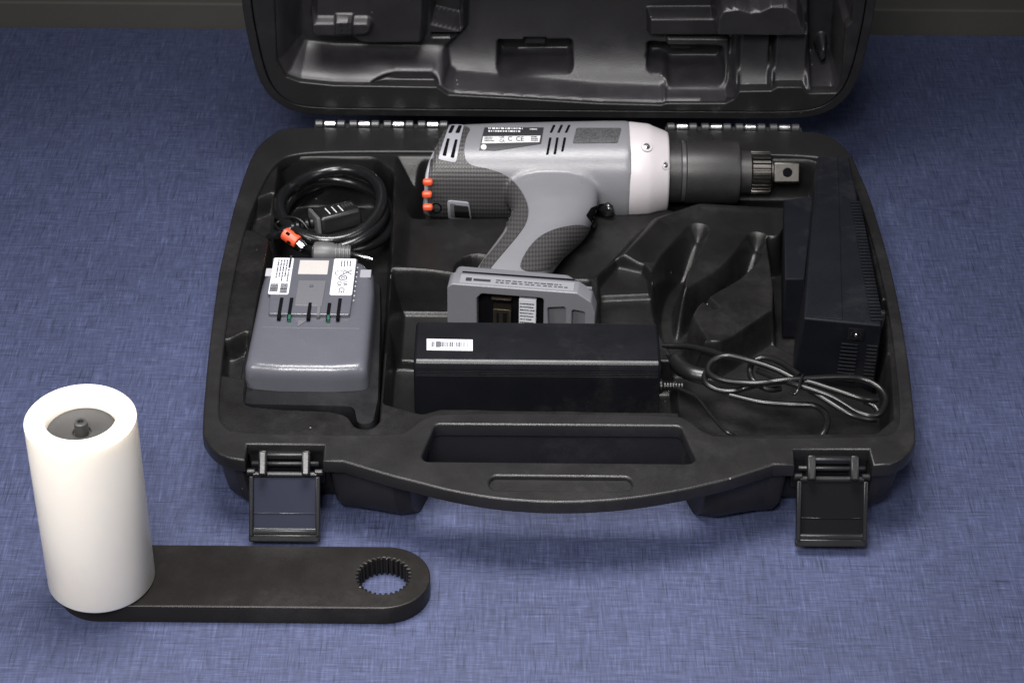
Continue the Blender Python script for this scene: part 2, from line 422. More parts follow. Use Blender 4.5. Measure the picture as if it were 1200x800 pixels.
# ================================================================== THE CASE
case = thing('tool_case', 'open black moulded plastic case with raised lid, bow handle and hanging latches', 'tool case', (0, .2, 0))
H = .060
OUT = [(-.262,.2),(-.2585,.1),(-.2530,.012),(-.2490,-.006),(-.2409,-.0186),(-.231,-.0258),(-.2200,-.0285),(-.2190,-.0285),(-.2190,-.0105),(-.1652,-.0105),(-.1648,-.0282),
       (-.1508,-.0288),(-.1187,-.0430),(-.1000,-.0500),(-.0742,-.0595),(-.0400,-.0675),(0,-.0702),(.0400,-.0668),(.0760,-.0585),(.1013,-.0500),(.1196,-.0425),(.1481,-.0284),
       (.1626,-.0282),(.1637,-.0108),(.2164,-.0105),(.2173,-.0282),(.2292,-.0268),(.2400,-.0190),(.2480,-.0070),(.2522,.0121),(.2585,.1),(.261,.2),(.2578,.3),(.2530,.352),(.2480,.383),(.2380,.405),(.2224,.4165),
       (.17,.4185),(-.17,.4175),(-.2250,.4155),(-.2400,.4040),(-.2500,.383),(-.2555,.350),(-.2600,.29)]
def smooth_run(P, a, b):     # a stretch of an outline redrawn as a smooth curve
    i, j = P.index(a), P.index(b)
    return P[:i] + [(q.x, q.y) for q in catmull([(x, y, 0) for x, y in P[i:j + 1]], 5)] + P[j + 1:]
OUT = smooth_run(OUT, (-.1508, -.0288), (.1481, -.0284))
OUT = smooth_run(OUT, (.2292, -.0268), (.17, .4185))
OUT = smooth_run(OUT, (-.17, .4175), (-.2600, .29))
OUT = smooth_run(OUT, (-.262, .2), (-.2200, -.0285))
STEP = [(-.2505,.2),(-.2480,.1),(-.2440,.030),(-.2400,.012),(-.2278,.0008),(-.1136,.0010),(-.1060,.0085),(-.0980,.0200),(-.0844,.0275),(.0820,.0277),(.0931,.0200),(.1010,.0085),(.1119,.0015),(.2280,.0035),(.2380,.0110),(.2440,.0260),
        (.2505,.12),(.2528,.2),(.2500,.290),(.2450,.345),(.2370,.366),(.2232,.3770),(.1794,.3800),(-.1,.3800),(-.186,.3785),(-.2180,.3740),(-.2300,.3640),(-.2380,.3400),(-.2470,.280)]
HOLE = fillet([(-.0880,.0135),(.0856,.0138),(.0945,-.0235),(.0900,-.0277),(-.0938,-.0277),(-.0965,-.0225)], .0055)
PILL = [(.0435 * s + .0055 * cos(a) * 1, -.0503 + .0075 * sin(a)) for s, a in [(1, R(k)) for k in range(-90, 91, 15)] + [(-1, R(k)) for k in range(90, 271, 15)]]
rim = slab([OUT, chaikin(STEP, 2), HOLE, PILL], H - .011, H, .0015)
# the handle is the front bow of the rim
geom = rim.verts[:] + rim.edges[:] + rim.faces[:]
for co, no in (((-.1500, 0, 0), (1, 0, 0)), ((.1480, 0, 0), (1, 0, 0)), ((0, .0206, 0), (0, 1, 0))):
    geom = rim.verts[:] + rim.edges[:] + rim.faces[:]
    bmesh.ops.bisect_plane(rim, geom=geom, dist=1e-6, plane_co=co, plane_no=no)
hnd = rim.copy()
def in_handle(f):
    c = f.calc_center_median(); return -.15 < c.x < .148 and c.y < .0206 and not (abs(c.x) > .0965 and c.y > -.02)
bmesh.ops.delete(rim, geom=[f for f in rim.faces if in_handle(f)], context='FACES')
bmesh.ops.delete(hnd, geom=[f for f in hnd.faces if not in_handle(f)], context='FACES')
part('base_rim', rim, 'case', case)
handle = part('handle', join(hnd, rbox((0, -.0503, H - .0062), (.103, .0148, .006), .0005)), 'case', case)
# outer wall of the base below the rim
def ring_z(P, z, inset):
    n = len(P); out = []
    for i in range(n):
        a, p, b = Vector(P[i - 1]), Vector(P[i]), Vector(P[(i + 1) % n])
        t = (b - a); nrm = Vector((t.y, -t.x)).normalized()
        q = p - nrm * inset; out.append((q.x, q.y, z))
    return out
def ring_s(P, z, inset):
    x0, x1 = min(p[0] for p in P), max(p[0] for p in P); y0, y1 = min(p[1] for p in P), max(p[1] for p in P)
    cx, cy = (x0 + x1) / 2, (y0 + y1) / 2; kx, ky = 1 - 2 * inset / (x1 - x0), 1 - 2 * inset / (y1 - y0)
    return [(cx + (x - cx) * kx, cy + (y - cy) * ky, z) for x, y in P]
SH = [(-.2575,.2),(-.2545,.1),(-.2490,.012),(-.2400,-.0130),(-.2300,-.0215),(-.2225,-.0235),(-.2205,-.0090),(-.1640,-.0090),(-.1615,-.0240),(-.1500,-.0250),(-.1180,-.0330),(-.1060,-.0300),(-.0975,.0000),(-.0950,.0165),
      (.0925,.0165),(.0950,.0000),(.1040,-.0300),(.1180,-.0330),(.1480,-.0250),(.1600,-.0240),(.1630,-.0090),(.2180,-.0090),(.2200,-.0235),(.2280,-.0220),(.2400,-.0140),(.2485,.012),(.2545,.1),(.257,.2),(.2540,.3),(.2490,.352),(.2440,.380),(.2340,.400),(.2200,.4110),
      (.17,.4130),(-.17,.4120),(-.2220,.4100),(-.2360,.4000),(-.2460,.380),(-.2515,.350),(-.2560,.29)]
SHr = fillet(SH, .003, 3)
rings = [ring_s(SHr, z, d) for z, d in ((H - .006, .001), (.030, .0035), (.016, .0060), (.007, .0105), (.002, .0155), (.0008, .0190))]
part('base_shell', loft(rings, cap='end'), 'case', case)

# moulded liner of the base ------------------------------------------
st = .00075
gx = np.arange(-.262, .2625, st); gy = np.arange(-.006, .388, st)
X, Y = np.meshgrid(gx, gy); D0 = H - .0030
Z = np.full(X.shape, D0)
# tool bay across the back, cradle under the tool
carve(Z, X, Y, [(-.135,.215),(-.1345,.3785),(.05,.3795),(.226,.3785),(.232,.302),(.12,.312),(.085,.290),(.055,.235),(.03,.1985),(-.02,.1985)], .036, .019, 1)
carve(Z, X, Y, [(-.125,.312),(-.115,.376),(.1,.379),(.10,.330),(-.02,.315)], .014, .012, 2)
carve(Z, X, Y, [(.09,.327),(.09,.377),(.224,.3775),(.228,.36),(.220,.335),(.17,.325)], .022, .012, 2)
# finger scoop beside the tool handle
sc = [(-0.0647, 0.2467), (-0.0452, 0.2665)]
carve(Z, X, Y, [(-.083 + .0 + .021 * (1 + cos(a)), .238 + .026 * sin(a)) for a in np.linspace(0, 2 * pi, 20, endpoint=False)], lambda x, y: .012 + 0 * x, .012, 0)
# bay in front of the tool: lit step, low shelf
carve(Z, X, Y, [(-.131,.100),(-.131,.2125),(-.07,.2125),(.028,.2000),(.0280,.100)], .019, .0130, 1)
carve(Z, X, Y, [(-.131,.2020),(-.131,.2060),(-.07,.2060),(-.07,.2020)], .0165, .0015, 0)
carve(Z, X, Y, [(-.127,.0400),(-.127,.1440),(.0970,.1300),(.0970,.0320),(-.085,.0340),(-.098,.0280)], .011, .0035, 1)
# battery and cord bay
carve(Z, X, Y, [(-.2290,.052),(-.2300,.15),(-.2290,.2745),(-.2310,.3620),(-.2290,.3700),(-.215,.3745),(-.150,.3755),(-.1340,.3540),(-.1325,.345),(-.1290,.231),(-.1275,.060),(-.1270,.020),(-.133,.010),(-.145,.011),(-.152,.026),(-.165,.030),(-.20,.032),(-.2270,.036)], .010, .006, 2)
# finger notches on the left
for P in ([(-0.2519, 0.305), (-0.244, 0.3102), (-0.2285, 0.3233), (-0.2215, 0.2447), (-0.2392, 0.2602), (-0.2506, 0.265)], [(-0.2521, 0.1157), (-0.2447, 0.1179), (-0.2307, 0.1311), (-0.2226, 0.0618), (-0.2307, 0.0678), (-0.2479, 0.0717)]):
    carve(Z, X, Y, P, .040, .006, 1)
carve(Z, X, Y, [(.045,.225),(.070,.300),(.110,.335),(.205,.335),(.205,.110),(.070,.110),(.074,.200)], .049, .030, 1)
def stroke(Z, X, Y, P, z, w_, ramp=0):
    """smooth finger-like hollow along a path of (x, y, radius)"""
    sd = np.full(X.shape, 1e9); along = np.zeros(X.shape); run = 0
    for (ax, ay, ar), (bx, by, br) in zip(P[:-1], P[1:]):
        ex, ey = bx - ax, by - ay; l_ = math.hypot(ex, ey); t = np.clip(((X - ax) * ex + (Y - ay) * ey) / (l_ * l_), 0, 1)
        d = np.hypot(X - ax - ex * t, Y - ay - ey * t) - (ar + (br - ar) * t)
        k = d < sd; sd[k] = d[k]; along[k] = (run + t * l_)[k]; run += l_
    m = sd < 0; t = ss(-sd[m] / w_)
    zt = z + ramp * (1 - ss(along[m] / .030))          # the hollow runs out at its first end
    Z[m] = Z[m] * (1 - t) + np.minimum(Z[m], zt) * t
# right side: big bay with two curved trenches for the reaction arms
carve(Z, X, Y, [(.0310,.2050),(.0475,.2370),(.0705,.2280),(.0740,.214),(.0760,.180),(.09,.140),(.09,.115),(.0300,.115)], .044, .0035, 1)
carve(Z, X, Y, [(.0300,.1150),(.0900,.1150),(.0900,.2),(.0320,.195)], .040, .003, 1)
SA = [(p[0], p[1], r_) for p, r_ in zip(catmull([(x, y, 0) for x, y in [(0.1151, 0.2812), (0.1055, 0.259), (0.0956, 0.2383), (0.089, 0.2157), (0.087, 0.1891), (0.0907, 0.1587), (0.0983, 0.1325)]], 6), np.interp(np.arange(37), [0, 6, 12, 18, 24, 30, 36], [.0105, .0125, .0140, .0140, .0140, .0150, .0150]))]
SB = [(p[0], p[1], r_) for p, r_ in zip(catmull([(x, y, 0) for x, y in [(0.1617, 0.2696), (0.1507, 0.2427), (0.1347, 0.2188), (0.1168, 0.201), (0.1004, 0.1813), (0.0893, 0.1565)]], 6), np.interp(np.arange(31), [0, 6, 12, 18, 24, 30], [.0100, .0115, .0115, .0110, .0110, .0130]))]
stroke(Z, X, Y, SA, .014, .0105, .022); stroke(Z, X, Y, SB, .014, .0095, .022)
stroke(Z, X, Y, [(*p, .0042) for p in [(0.1146, 0.1863), (0.1212, 0.1751)]], .044, .004)
carve(Z, X, Y, [(0.1686, 0.2746), (0.1786, 0.2722), (0.1946, 0.3101), (0.2223, 0.3761), (0.2504, 0.311), (0.25, 0.1454), (0.2379, 0.0508), (0.2219, 0.0209), (0.1853, 0.0204), (0.1718, 0.0701), (0.1589, 0.101), (0.164, 0.1595), (0.1682, 0.2005)], .012, .006, 1)
carve(Z, X, Y, [(.0850,.1150),(.0850,.0250),(.1100,.0075),(.2250,.0105),(.2400,.0280),(.2470,.105), *[(0.166, 0.1735), (0.1214, 0.1266), (0.0797, 0.1281)]], .020, .006, 1)
carve(Z, X, Y, [(.1050,.0100),(.1500,.0095),(.1500,.034),(.112,.036)], .032, .004, 1)
# notches on the right edge
for P in ([(0.2467, 0.3232), (0.2573, 0.3234), (0.2545, 0.3004), (0.2461, 0.3003)], [(0.2446, 0.1759), (0.2557, 0.1761), (0.2535, 0.1537), (0.2444, 0.1535)]):
    carve(Z, X, Y, P, .045, .002, 0)
mask = psd(chaikin(STEP, 1), X, Y) < .0050
Z = np.where(psd(chaikin(STEP, 2), X, Y) > .0012, H - .006, Z)
part('base_liner', grid_mesh(X, Y, Z, mask, lambda x, y, z: np.stack([x, y, z], 1)), 'liner', case, angle=80)

# lid ------------------------------------------------------------------
LA = R(95); LO = Vector((0, .4335, .0610)); ES = Vector((0, cos(LA), sin(LA))); ED = Vector((0, sin(LA), -cos(LA)))
LM = Matrix(((1, ES.x, -ED.x, LO.x), (0, ES.y, -ED.y, LO.y), (0, ES.z, -ED.z, LO.z), (0, 0, 0, 1)))   # local (x, s, out of the lid towards the viewer)
def roundrect(x0, x1, y0, y1, r, n=8):
    o = []
    for cx, cy, a0 in ((x1 - r, y0 + r, -90), (x1 - r, y1 - r, 0), (x0 + r, y1 - r, 90), (x0 + r, y0 + r, 180)):
        for k in range(n + 1):
            a = R(a0 + 90 * k / n); o.append((cx + r * cos(a), cy + r * sin(a)))
    return o
def lid_outline(e, top=.445):
    base = [(-.2600,.12),(-.2585,.0900),(-.2535,.0480),(-.2475,.0270),(-.2370,.0125),(-.2250,.0045),(-.2080,.0010),(-.17,.0002),(.17,.0002),(.2080,.0010),(.2273,.0048),(.2400,.0125),(.2500,.0250),(.2560,.0400),(.2605,.0700),(.2635,.12),
            (.2635,.30),(.2560,top - .06),(.2380,top - .02),(.20,top),(-.20,top),(-.2380,top - .02),(-.2530,top - .06),(-.2600,.30)]
    P = chaikin(base, 2); return [(x, s) for x, s, _ in [(q[0], q[1], 0) for q in ring_z([(p[0], p[1]) for p in P], 0, e)]]
CAV = [(-0.2323, 0.1154), (-0.2339, 0.0562), (-0.2277, 0.0406), (-0.2157, 0.0355), (-0.1883, 0.0323), (-0.1231, 0.0316), (-0.0999, 0.0314), (-0.0906, 0.0236), (-0.0361, 0.0206), (0.0368, 0.0161), (0.0915, 0.0149), (0.0951, 0.0167), (0.146, 0.0172), (0.153, 0.0218), (0.1568, 0.0298), (0.1836, 0.0305), (0.189, 0.0345), (0.21, 0.0347), (0.2164, 0.0282), (0.2395, 0.0289), (0.2425, 0.0351), (0.2406, 0.0953), (0.2449, 0.1012), (0.2443, 0.1203)]
CAV = CAV + [(.2443, .36), (.225, .40), (-.215, .40), (-.2323, .36)]
CAVf = fillet(CAV, .003, 3)
part('lid_rim', slab([lid_outline(.0085), CAVf], -.011, .0004, .0012, LM), 'case', case)
part('lid_lip', slab([lid_outline(0), lid_outline(.0076)], -.012, -.0006, .0009, LM), 'case', case)
rl = []
for dpt, ins in ((-.006, .0012), (-.03, .003), (-.05, .006), (-.064, .014), (-.070, .028)):
    rl.append([tuple(LM @ Vector((x, s, dpt))) for x, s in lid_outline(ins)])
part('lid_shell', loft(rl, cap='end'), 'case', case)
st2 = .001
lx = np.arange(-.240, .250, st2); ly = np.arange(.008, .408, st2)
X, Y = np.meshgrid(lx, ly); Z = np.full(X.shape, .003)     # depth into the lid
carve(Z, X, Y, CAV, .036, .020, 1)
# raised left panel with its oval boss
carve(Z, X, Y, [(-0.2003, 0.156), (-0.207, 0.0813), (-0.2059, 0.0745), (-0.2011, 0.0703), (-0.176, 0.0705), (-0.1712, 0.0646), (-0.1634, 0.0603), (-0.1086, 0.0609), (-0.1059, 0.0909), (-0.1047, 0.157)], .014, .007, 1)
carve(Z, X, Y, [(-0.2062, 0.0908), (-0.2032, 0.0933), (-0.1562, 0.0938), (-0.1521, 0.0896), (-0.1524, 0.082), (-0.1568, 0.0777), (-0.1798, 0.0749), (-0.2027, 0.0755), (-0.2068, 0.0806)], .0055, .004, 1)
carve(Z, X, Y, [(-0.1844, 0.0953), (-0.1687, 0.0955), (-0.1693, 0.0811), (-0.185, 0.0809)], .0020, .0015, 0)
carve(Z, X, Y, [(-0.1644, 0.0312), (-0.1364, 0.0433), (-0.1016, 0.0437), (-0.0959, 0.0319), (-0.1004, 0.0257), (-0.131, 0.0253)], .012, .006, 1)
# tool cradle, a half-round trough
def trough(s0, r, dm): return lambda x, s: dm * np.sqrt(np.clip(1 - ((s - s0) / r) ** 2, .02, 1))
carve(Z, X, Y, [(-.0780,.14),(-.0790,.066),(-.0960,.048),(-.0950,.029),(-.0860,.0236),(-.0361,.0204),(.0368,.0161),(.0915,.0149),(.0951,.0167),(.1500,.0172),(.1550,.0235),(.1550,.20),(-.0780,.20)], trough(.092, .079, .050), .006, 1)
carve(Z, X, Y, [(.0945,.0165),(.149,.0168),(.151,.03),(.151,.058),(.0945,.058)], trough(.080, .066, .043), .003, 0)
carve(Z, X, Y, [(.1550,.0260),(.1845,.0260),(.1845,.076),(.1550,.076)], trough(.085, .060, .028), .0035, 0)
carve(Z, X, Y, [(.1845,.0300),(.2160,.0300),(.2160,.076),(.1845,.076)], trough(.088, .060, .024), .0035, 0)
# panels and pockets
carve(Z, X, Y, [(0.1321, 0.0789), (0.1322, 0.0992), (0.1365, 0.1085), (0.1512, 0.1112), (0.1613, 0.1079), (0.1683, 0.1088), (0.1771, 0.1139), (0.1927, 0.1133), (0.2024, 0.1067), (0.2081, 0.0916), (0.2114, 0.0866), (0.212, 0.0798)], .006, .0035, 0)
carve(Z, X, Y, [(0.0772, 0.0822), (0.1399, 0.0829), (0.145, 0.0606), (0.0782, 0.0599)], .034, .004, 0)
for P, dd in (([(-0.0497, 0.0501), (-0.0475, 0.0518), (0.0139, 0.0525), (0.0162, 0.0499), (0.0167, 0.0296), (0.0131, 0.0261), (-0.0459, 0.0254), (-0.0496, 0.029)], .064), ([(0.0784, 0.0497), (0.0819, 0.0514), (0.1427, 0.0503), (0.1458, 0.0477), (0.1473, 0.0266), (0.1432, 0.0212), (0.0989, 0.0207), (0.0941, 0.0269), (0.0831, 0.0277), (0.0792, 0.0303)], .062)):
    carve(Z, X, Y, fillet(P, .0065, 5), dd, .0035, 0)
    cx = sum(p[0] for p in P) / len(P); cy = sum(p[1] for p in P) / len(P)
    carve(Z, X, Y, [(cx - .034, cy + .001), (cx - .028, cy + .0125), (cx + .028, cy + .0125), (cx + .034, cy + .001)], .055, .006, 1)
    carve(Z, X, Y, [(cx - .010, cy + .002), (cx - .010, cy + .014), (cx + .010, cy + .014), (cx + .010, cy + .002)], .050, .0015, 0)
carve(Z, X, Y, [(-0.1047, 0.157), (-0.1062, 0.0704), (-0.0782, 0.063), (-0.0775, 0.1573)], .062, .0035, 0)
carve(Z, X, Y, [(-0.1054, 0.0629), (-0.0805, 0.0631), (-0.0806, 0.057), (-0.1055, 0.0568)], .054, .002, 0)
carve(Z, X, Y, [(0.2044, 0.1669), (0.2183, 0.0265), (0.2392, 0.0276), (0.2429, 0.0347), (0.2413, 0.0916), (0.2456, 0.0984), (0.2396, 0.1672)], .062, .004, 0)
carve(Z, X, Y, [(0.2247, 0.039), (0.2274, 0.0496), (0.2347, 0.0497), (0.2374, 0.0374), (0.2329, 0.0303), (0.227, 0.0302)], .040, .004, 1)
mask = psd(CAVf, X, Y) < .0045
Z = np.where(psd(CAVf, X, Y) > .0010, .006, Z)
lmat = np.array(LM)
def lid3(x, s, d):
    P = np.stack([x, s, -d, np.ones_like(x)], 0); return (lmat @ P)[:3].T.copy()
part('lid_liner', grid_mesh(X, Y, Z, mask, lid3), 'lid_liner', case, angle=80)
# mould number boss dimples, moulding flecks left on the lid
b = join(*[rbox(tuple(LM @ Vector((x, s, -.0018))), (.0022, .0006, .0032), .0003) for x, s in [(-0.1786, 0.0923), (-0.1737, 0.0924), (-0.1789, 0.0872), (-0.1739, 0.0873)]])
part('mould_mark', b, 'case', case)

# hinges: four knuckle groups on each side
def hinge(x0):
    h = part('hinge', rbox((x0 + .0575, .4255, .0545), (.117, .009, .004), .0008), 'hinge_black', case)
    for k in range(4):
        gx0 = x0 + k * .0292
        for a, b_, m, rr_ in ((0, .0068, 'hinge_black', .0037), (.0078, .0178, 'steel', .0034), (.0188, .0256, 'hinge_black', .0037)):
            part('hinge_knuckle', lathe([(rr_ * .82, gx0 + a), (rr_, gx0 + a + .0007), (rr_, gx0 + b_ - .0007), (rr_ * .82, gx0 + b_)], (0, .4222, .0600), 'x', 16), m, h)
        part('hinge_leaf', rbox((gx0 + .0128, .4275, .0560), (.0088, .008, .0030), .0006), 'hinge_black', h)
hinge(-.2040); hinge(.0965)

# latches hanging open at the front
def latch(cx, window):
    lt = part('latch', rbox((cx, -.0195, .0572), (.0285, .0046, .0050), .0016, 3), 'latch', case, label=None)
    top = Vector((cx, -.0275, .0450)); bot = Vector((cx, -.0505, .0085)); d = bot - top; ln = d.length; ang = math.atan2(d.z, d.y)
    T = Matrix.Translation(top) @ Matrix.Rotation(ang, 4, 'X')            # local +Y runs down the plate
    if (T.to_3x3() @ Vector((0, 0, 1))).y > 0: up = -1
    else: up = 1
    def bx(c, s, bev=.0008): return xf(rbox(c, s, bev), T)
    w_ = .0232
    for s in (-1, 1):
        part('latch_arm', rbox((cx + s * .0150, -.0225, .0525), (.0058, .0150, .0175), .0014, 2, (R(-42), 0, 0)), 'latch', lt)
        part('latch_side_rail', bx((s * w_, ln * .48, up * .0016), (.0030, ln * .98, .0065)), 'latch', lt)
        part('latch_pivot', lathe([(.0018, cx + s * .0236 - .003), (.0024, cx + s * .0236 - .0024), (.0024, cx + s * .0236 + .0024), (.0018, cx + s * .0236 + .003)], (0, -.0262, .0478), 'x', 14), 'latch', lt)
    part('latch_bar', lathe([(.0016, cx - .0235), (.0019, cx - .023), (.0019, cx + .023), (.0016, cx + .0235)], (0, -.0215, .0515), 'x', 14), 'latch', lt)
    part('latch_bar', lathe([(.0020, cx - .0225), (.0024, cx - .022), (.0024, cx + .022), (.0020, cx + .0225)], (0, -.0270, .0462), 'x', 14), 'latch', lt)
    part('latch_panel', bx((0, ln * .46, 0), (.0445, ln * .94, .0022), .0005), window, lt)
    part('latch_rib', bx((0, ln * .60, up * .0013), (.0430, .0007, .0007), .0002), window, lt)
    part('latch_lip', bx((0, ln * .90, up * .0018), (.0470, .0040, .0050), .0012), 'latch', lt)
    part('latch_pull', bx((0, ln * 1.0, up * .0004), (.0500, .0058, .0062), .0012), 'latch', lt)
    # the socket behind the latch
    part('latch_socket', rbox((cx, -.0085, .0400), (.0525, .004, .030), .0008), 'liner', lt)
    part('latch_catch', rbox((cx, -.0126, .0470), (.030, .006, .014), .0012), 'latch', lt)
latch(-.1920, 'window'); latch(.1900, 'latch_gloss')

# ================================================================== POWER WRENCH
TC = Vector((-.02, .359, .055))
tool = thing('power_wrench', 'grey pistol grip power wrench with dark dotted grip, white collar and black nose', 'power tool', (-.02, .33, .03))
def sup(a, b, n, k, m=56):
    t = 2 * pi * k / m; c, s = cos(t), sin(t)
    return (a * math.copysign(abs(c) ** (2 / n), c), b * math.copysign(abs(s) ** (2 / n), s))
# barrel rings along X, sheared at the back
rings = []
for x, ry, dy in ((-.1000, .0330, -.0035), (-.0985, .0358, -.0032), (-.095, .0370, -.003), (-.08, .0380, -.0025), (-.05, .0388, -.0018), (0, .0398, -.0008), (.04, .0405, 0), (.0625, .0408, 0)):
    rg = []
    for k in range(56):
        y, z = sup(ry, ry * .98, 2.35, k); sh = .30 * (y + .6 * z) * max(0, (-.02 - x) / .08) * .8
        rg.append((x + sh, TC.y + dy + y, TC.z + z))
    rings.append(rg)
barrel = loft(rings)
rings = []
for y, xc, hx, hz, n in ((.347, -.003, .043, .010, 2.2), (.332, -.003, .042, .0165, 2.3), (.316, -.002, .0375, .0202, 2.4), (.300, -.001, .0350, .0212, 2.4), (.285, -.0025, .0330, .0220, 2.3), (.268, -.0075, .0320, .0212, 2.3), (.250, -.0155, .0285, .0208, 2.3), (.232, -.0235, .0275, .0210, 2.3), (.212, -.0315, .0275, .0215, 2.3), (.185, -.039, .0290, .0230, 2.4), (.165, -.043, .0290, .023, 2.4)):
    rings.append([(xc + a, y, TC.z + .002 + b_) for a, b_ in (sup(hx, hz, n, k) for k in range(56))])
grip = loft(rings)
body = join(barrel, grip)
me = bpy.data.meshes.new('housing'); body.to_mesh(me); body.free()
tmp = bpy.data.objects.new('tmp', me); COL.objects.link(tmp)
md = tmp.modifiers.new('r', 'REMESH'); md.mode = 'VOXEL'; md.voxel_size = .00125
md = tmp.modifiers.new('s', 'SMOOTH'); md.factor = .5; md.iterations = 45
dg = bpy.context.evaluated_depsgraph_get(); dg.update()
hm = bpy.data.meshes.new_from_object(tmp.evaluated_get(dg)); bpy.data.objects.remove(tmp)
bmh = bmesh.new(); bmh.from_mesh(hm); bvh = BVHTree.FromBMesh(bmh); bmh.free()
part('housing', hm, 'grey', tool, angle=180)
VD = Vector((.022, 1.572, -1.0)).normalized()        # direction the side mouldings were drawn from: obliquely from above
def drop(x, y, strict=False):
    p = Vector((x, y, .055)); o = p - VD * .3
    hit, nrm, _, _ = bvh.ray_cast(o, VD)
    if hit is None:
        best = None
        for k in range(-14, 9):
            h, n, _, d = bvh.find_nearest(p + VD * .003 * k)
            if best is None or d < best[2]: best = (h, n, d)
        hit, nrm = best[0], best[1]
        if strict: return hit, nrm, best[2] < .0035
    return (hit, nrm, True) if strict else (hit, nrm)
def patch(P, off=.0006, skirt=.0018, step=.0022):
    """a moulding that follows the housing inside outline P, given on the horizontal plane through the tool's axis"""
    Pd = []
    for i in range(len(P)):
        a, b_ = Vector(P[i]), Vector(P[(i + 1) % len(P)]); n = max(1, int((b_ - a).length / step))
        Pd += [a.lerp(b_, k / n) for k in range(n)]
    xs = [p.x for p in Pd]; ys = [p.y for p in Pd]
    gxx, gyy = np.meshgrid(np.arange(min(xs), max(xs), step), np.arange(min(ys), max(ys), step))
    sd = psd([(p.x, p.y) for p in Pd], gxx, gyy); ok = sd < -step * .5
    pts = Pd + [Vector((float(a), float(b_))) for a, b_ in zip(gxx[ok], gyy[ok])]
    nb = len(Pd)
    vs, es_, fs, *_ = delaunay_2d_cdt(pts, [(i, (i + 1) % nb) for i in range(nb)], [], 1, 1e-7)
    bm = bmesh.new(); V = []
    N_ = []
    good = []
    for v in vs:
        h, n, g_ = drop(v.x, v.y, True); good.append(g_); V.append(bm.verts.new(h + n * off)); N_.append(n)
    for f_ in fs:
        if not all(good[i] for i in f_): continue
        q = [V[i].co for i in f_]
        if max((q[a] - q[a - 1]).length for a in range(len(q))) > step * 9: continue
        try: bm.faces.new([V[i] for i in f_])
        except ValueError: pass
    bmesh.ops.delete(bm, geom=[v for v in bm.verts if not v.link_faces], context='VERTS')
    bm.normal_update()
    if sum(f_.normal.dot(VD) for f_ in bm.faces) > 0: bmesh.ops.reverse_faces(bm, faces=bm.faces)
    bed = [e for e in bm.edges if len(e.link_faces) == 1]
    ex = bmesh.ops.extrude_edge_only(bm, edges=bed); nv = [g for g in ex['geom'] if isinstance(g, bmesh.types.BMVert)]
    for v in nv:
        _, n, _, _ = bvh.find_nearest(v.co); v.co -= n * skirt
    bmesh.ops.recalc_face_normals(bm, faces=bm.faces)
    return bm
GA = [(-0.0921, 0.4232), (-0.068, 0.4258), (-0.0728, 0.4082), (-0.0745, 0.3848), (-0.0712, 0.3659), (-0.0533, 0.3609), (-0.0383, 0.3505), (-0.0276, 0.3297), (-0.0213, 0.3054), (-0.022, 0.2865), (-0.0268, 0.269), (-0.0482, 0.224), (-0.0521, 0.2134), (-0.0615, 0.2156), (-0.0451, 0.2504), (-0.0344, 0.2788), (-0.0523, 0.2791), (-0.0763, 0.2794), (-0.1018, 0.2815), (-0.1052, 0.299), (-0.1033, 0.3246), (-0.1014, 0.3748)]
part('rear_grip', patch(chaikin(GA, 2), .0010, step=.0017), 'grip', tool, angle=50)
GB = [(-0.0301, 0.2137), (-0.0247, 0.2387), (-0.0145, 0.2606), (-0.0008, 0.2731), (0.0178, 0.2796), (0.0273, 0.2748), (0.0325, 0.2638), (0.0316, 0.2528), (0.0206, 0.2454), (0.0069, 0.2344), (-0.0047, 0.2141)]
part('front_grip', patch(chaikin(GB, 3), .0010, step=.0017), 'grip', tool, angle=50)
vp = [(-0.0863, 0.4261), (-0.0746, 0.4256), (-0.0805, 0.3685), (-0.095, 0.3736)]
ventp = part('vent_panel', patch(fillet(vp, .003, 4), .0016, step=.0015), 'grey_trim', tool, angle=50)
for q in ([(-0.0848, 0.4241), (-0.0819, 0.4241), (-0.0845, 0.4122), (-0.0874, 0.4121)], [(-0.079, 0.4242), (-0.076, 0.4242), (-0.078, 0.4123), (-0.0816, 0.4122)], [(-0.0879, 0.4038), (-0.0857, 0.4038), (-0.0886, 0.3778), (-0.0915, 0.3791)], [(-0.0814, 0.4025), (-0.0792, 0.4025), (-0.0821, 0.3752), (-0.085, 0.3765)]):
    part('vent_slot', patch(fillet(q, .0012, 3), .0019, step=.001), 'slot', ventp, angle=60)
lab = part('rating_label', patch([(-0.0577, 0.4231), (-0.0088, 0.4239), (-0.0111, 0.3988), (-0.0486, 0.3879), (-0.0616, 0.3884)], .0006, .0008, .0015), 'ink', tool, angle=60)
part('label_band', patch([(-0.0586, 0.4087), (-0.0114, 0.4106), (-0.0125, 0.4009), (-0.0596, 0.398)], .0009, .0004, .0015), 'silver_label', lab, angle=60)
def print_on(Lpx, m, parent, off):
    bm = bmesh.new()
    for (cx, cy, sx, sy) in Lpx:
        v = []
        for a, b_ in ((-1, -1), (1, -1), (1, 1), (-1, 1)):
            h, n = drop(cx + a * sx / 2, cy + b_ * sy / 2); v.append(bm.verts.new(h + n * off))
        bm.faces.new(v)
    return part('label_print', bm, m, parent, flat=True)
def text_on(s, size, c, m, parent, off, rot=0):
    bm = text(s, size, Matrix.Translation((c[0], c[1], 0)) @ Matrix.Rotation(rot, 4, 'Z') @ Matrix.Diagonal((1, 1.75, 1, 1)), .0)
    bmesh.ops.triangulate(bm, faces=bm.faces)
    for v in bm.verts:
        h, n = drop(v.co.x, v.co.y); v.co = h + n * off
    return part('label_text', bm, m, parent, flat=True)
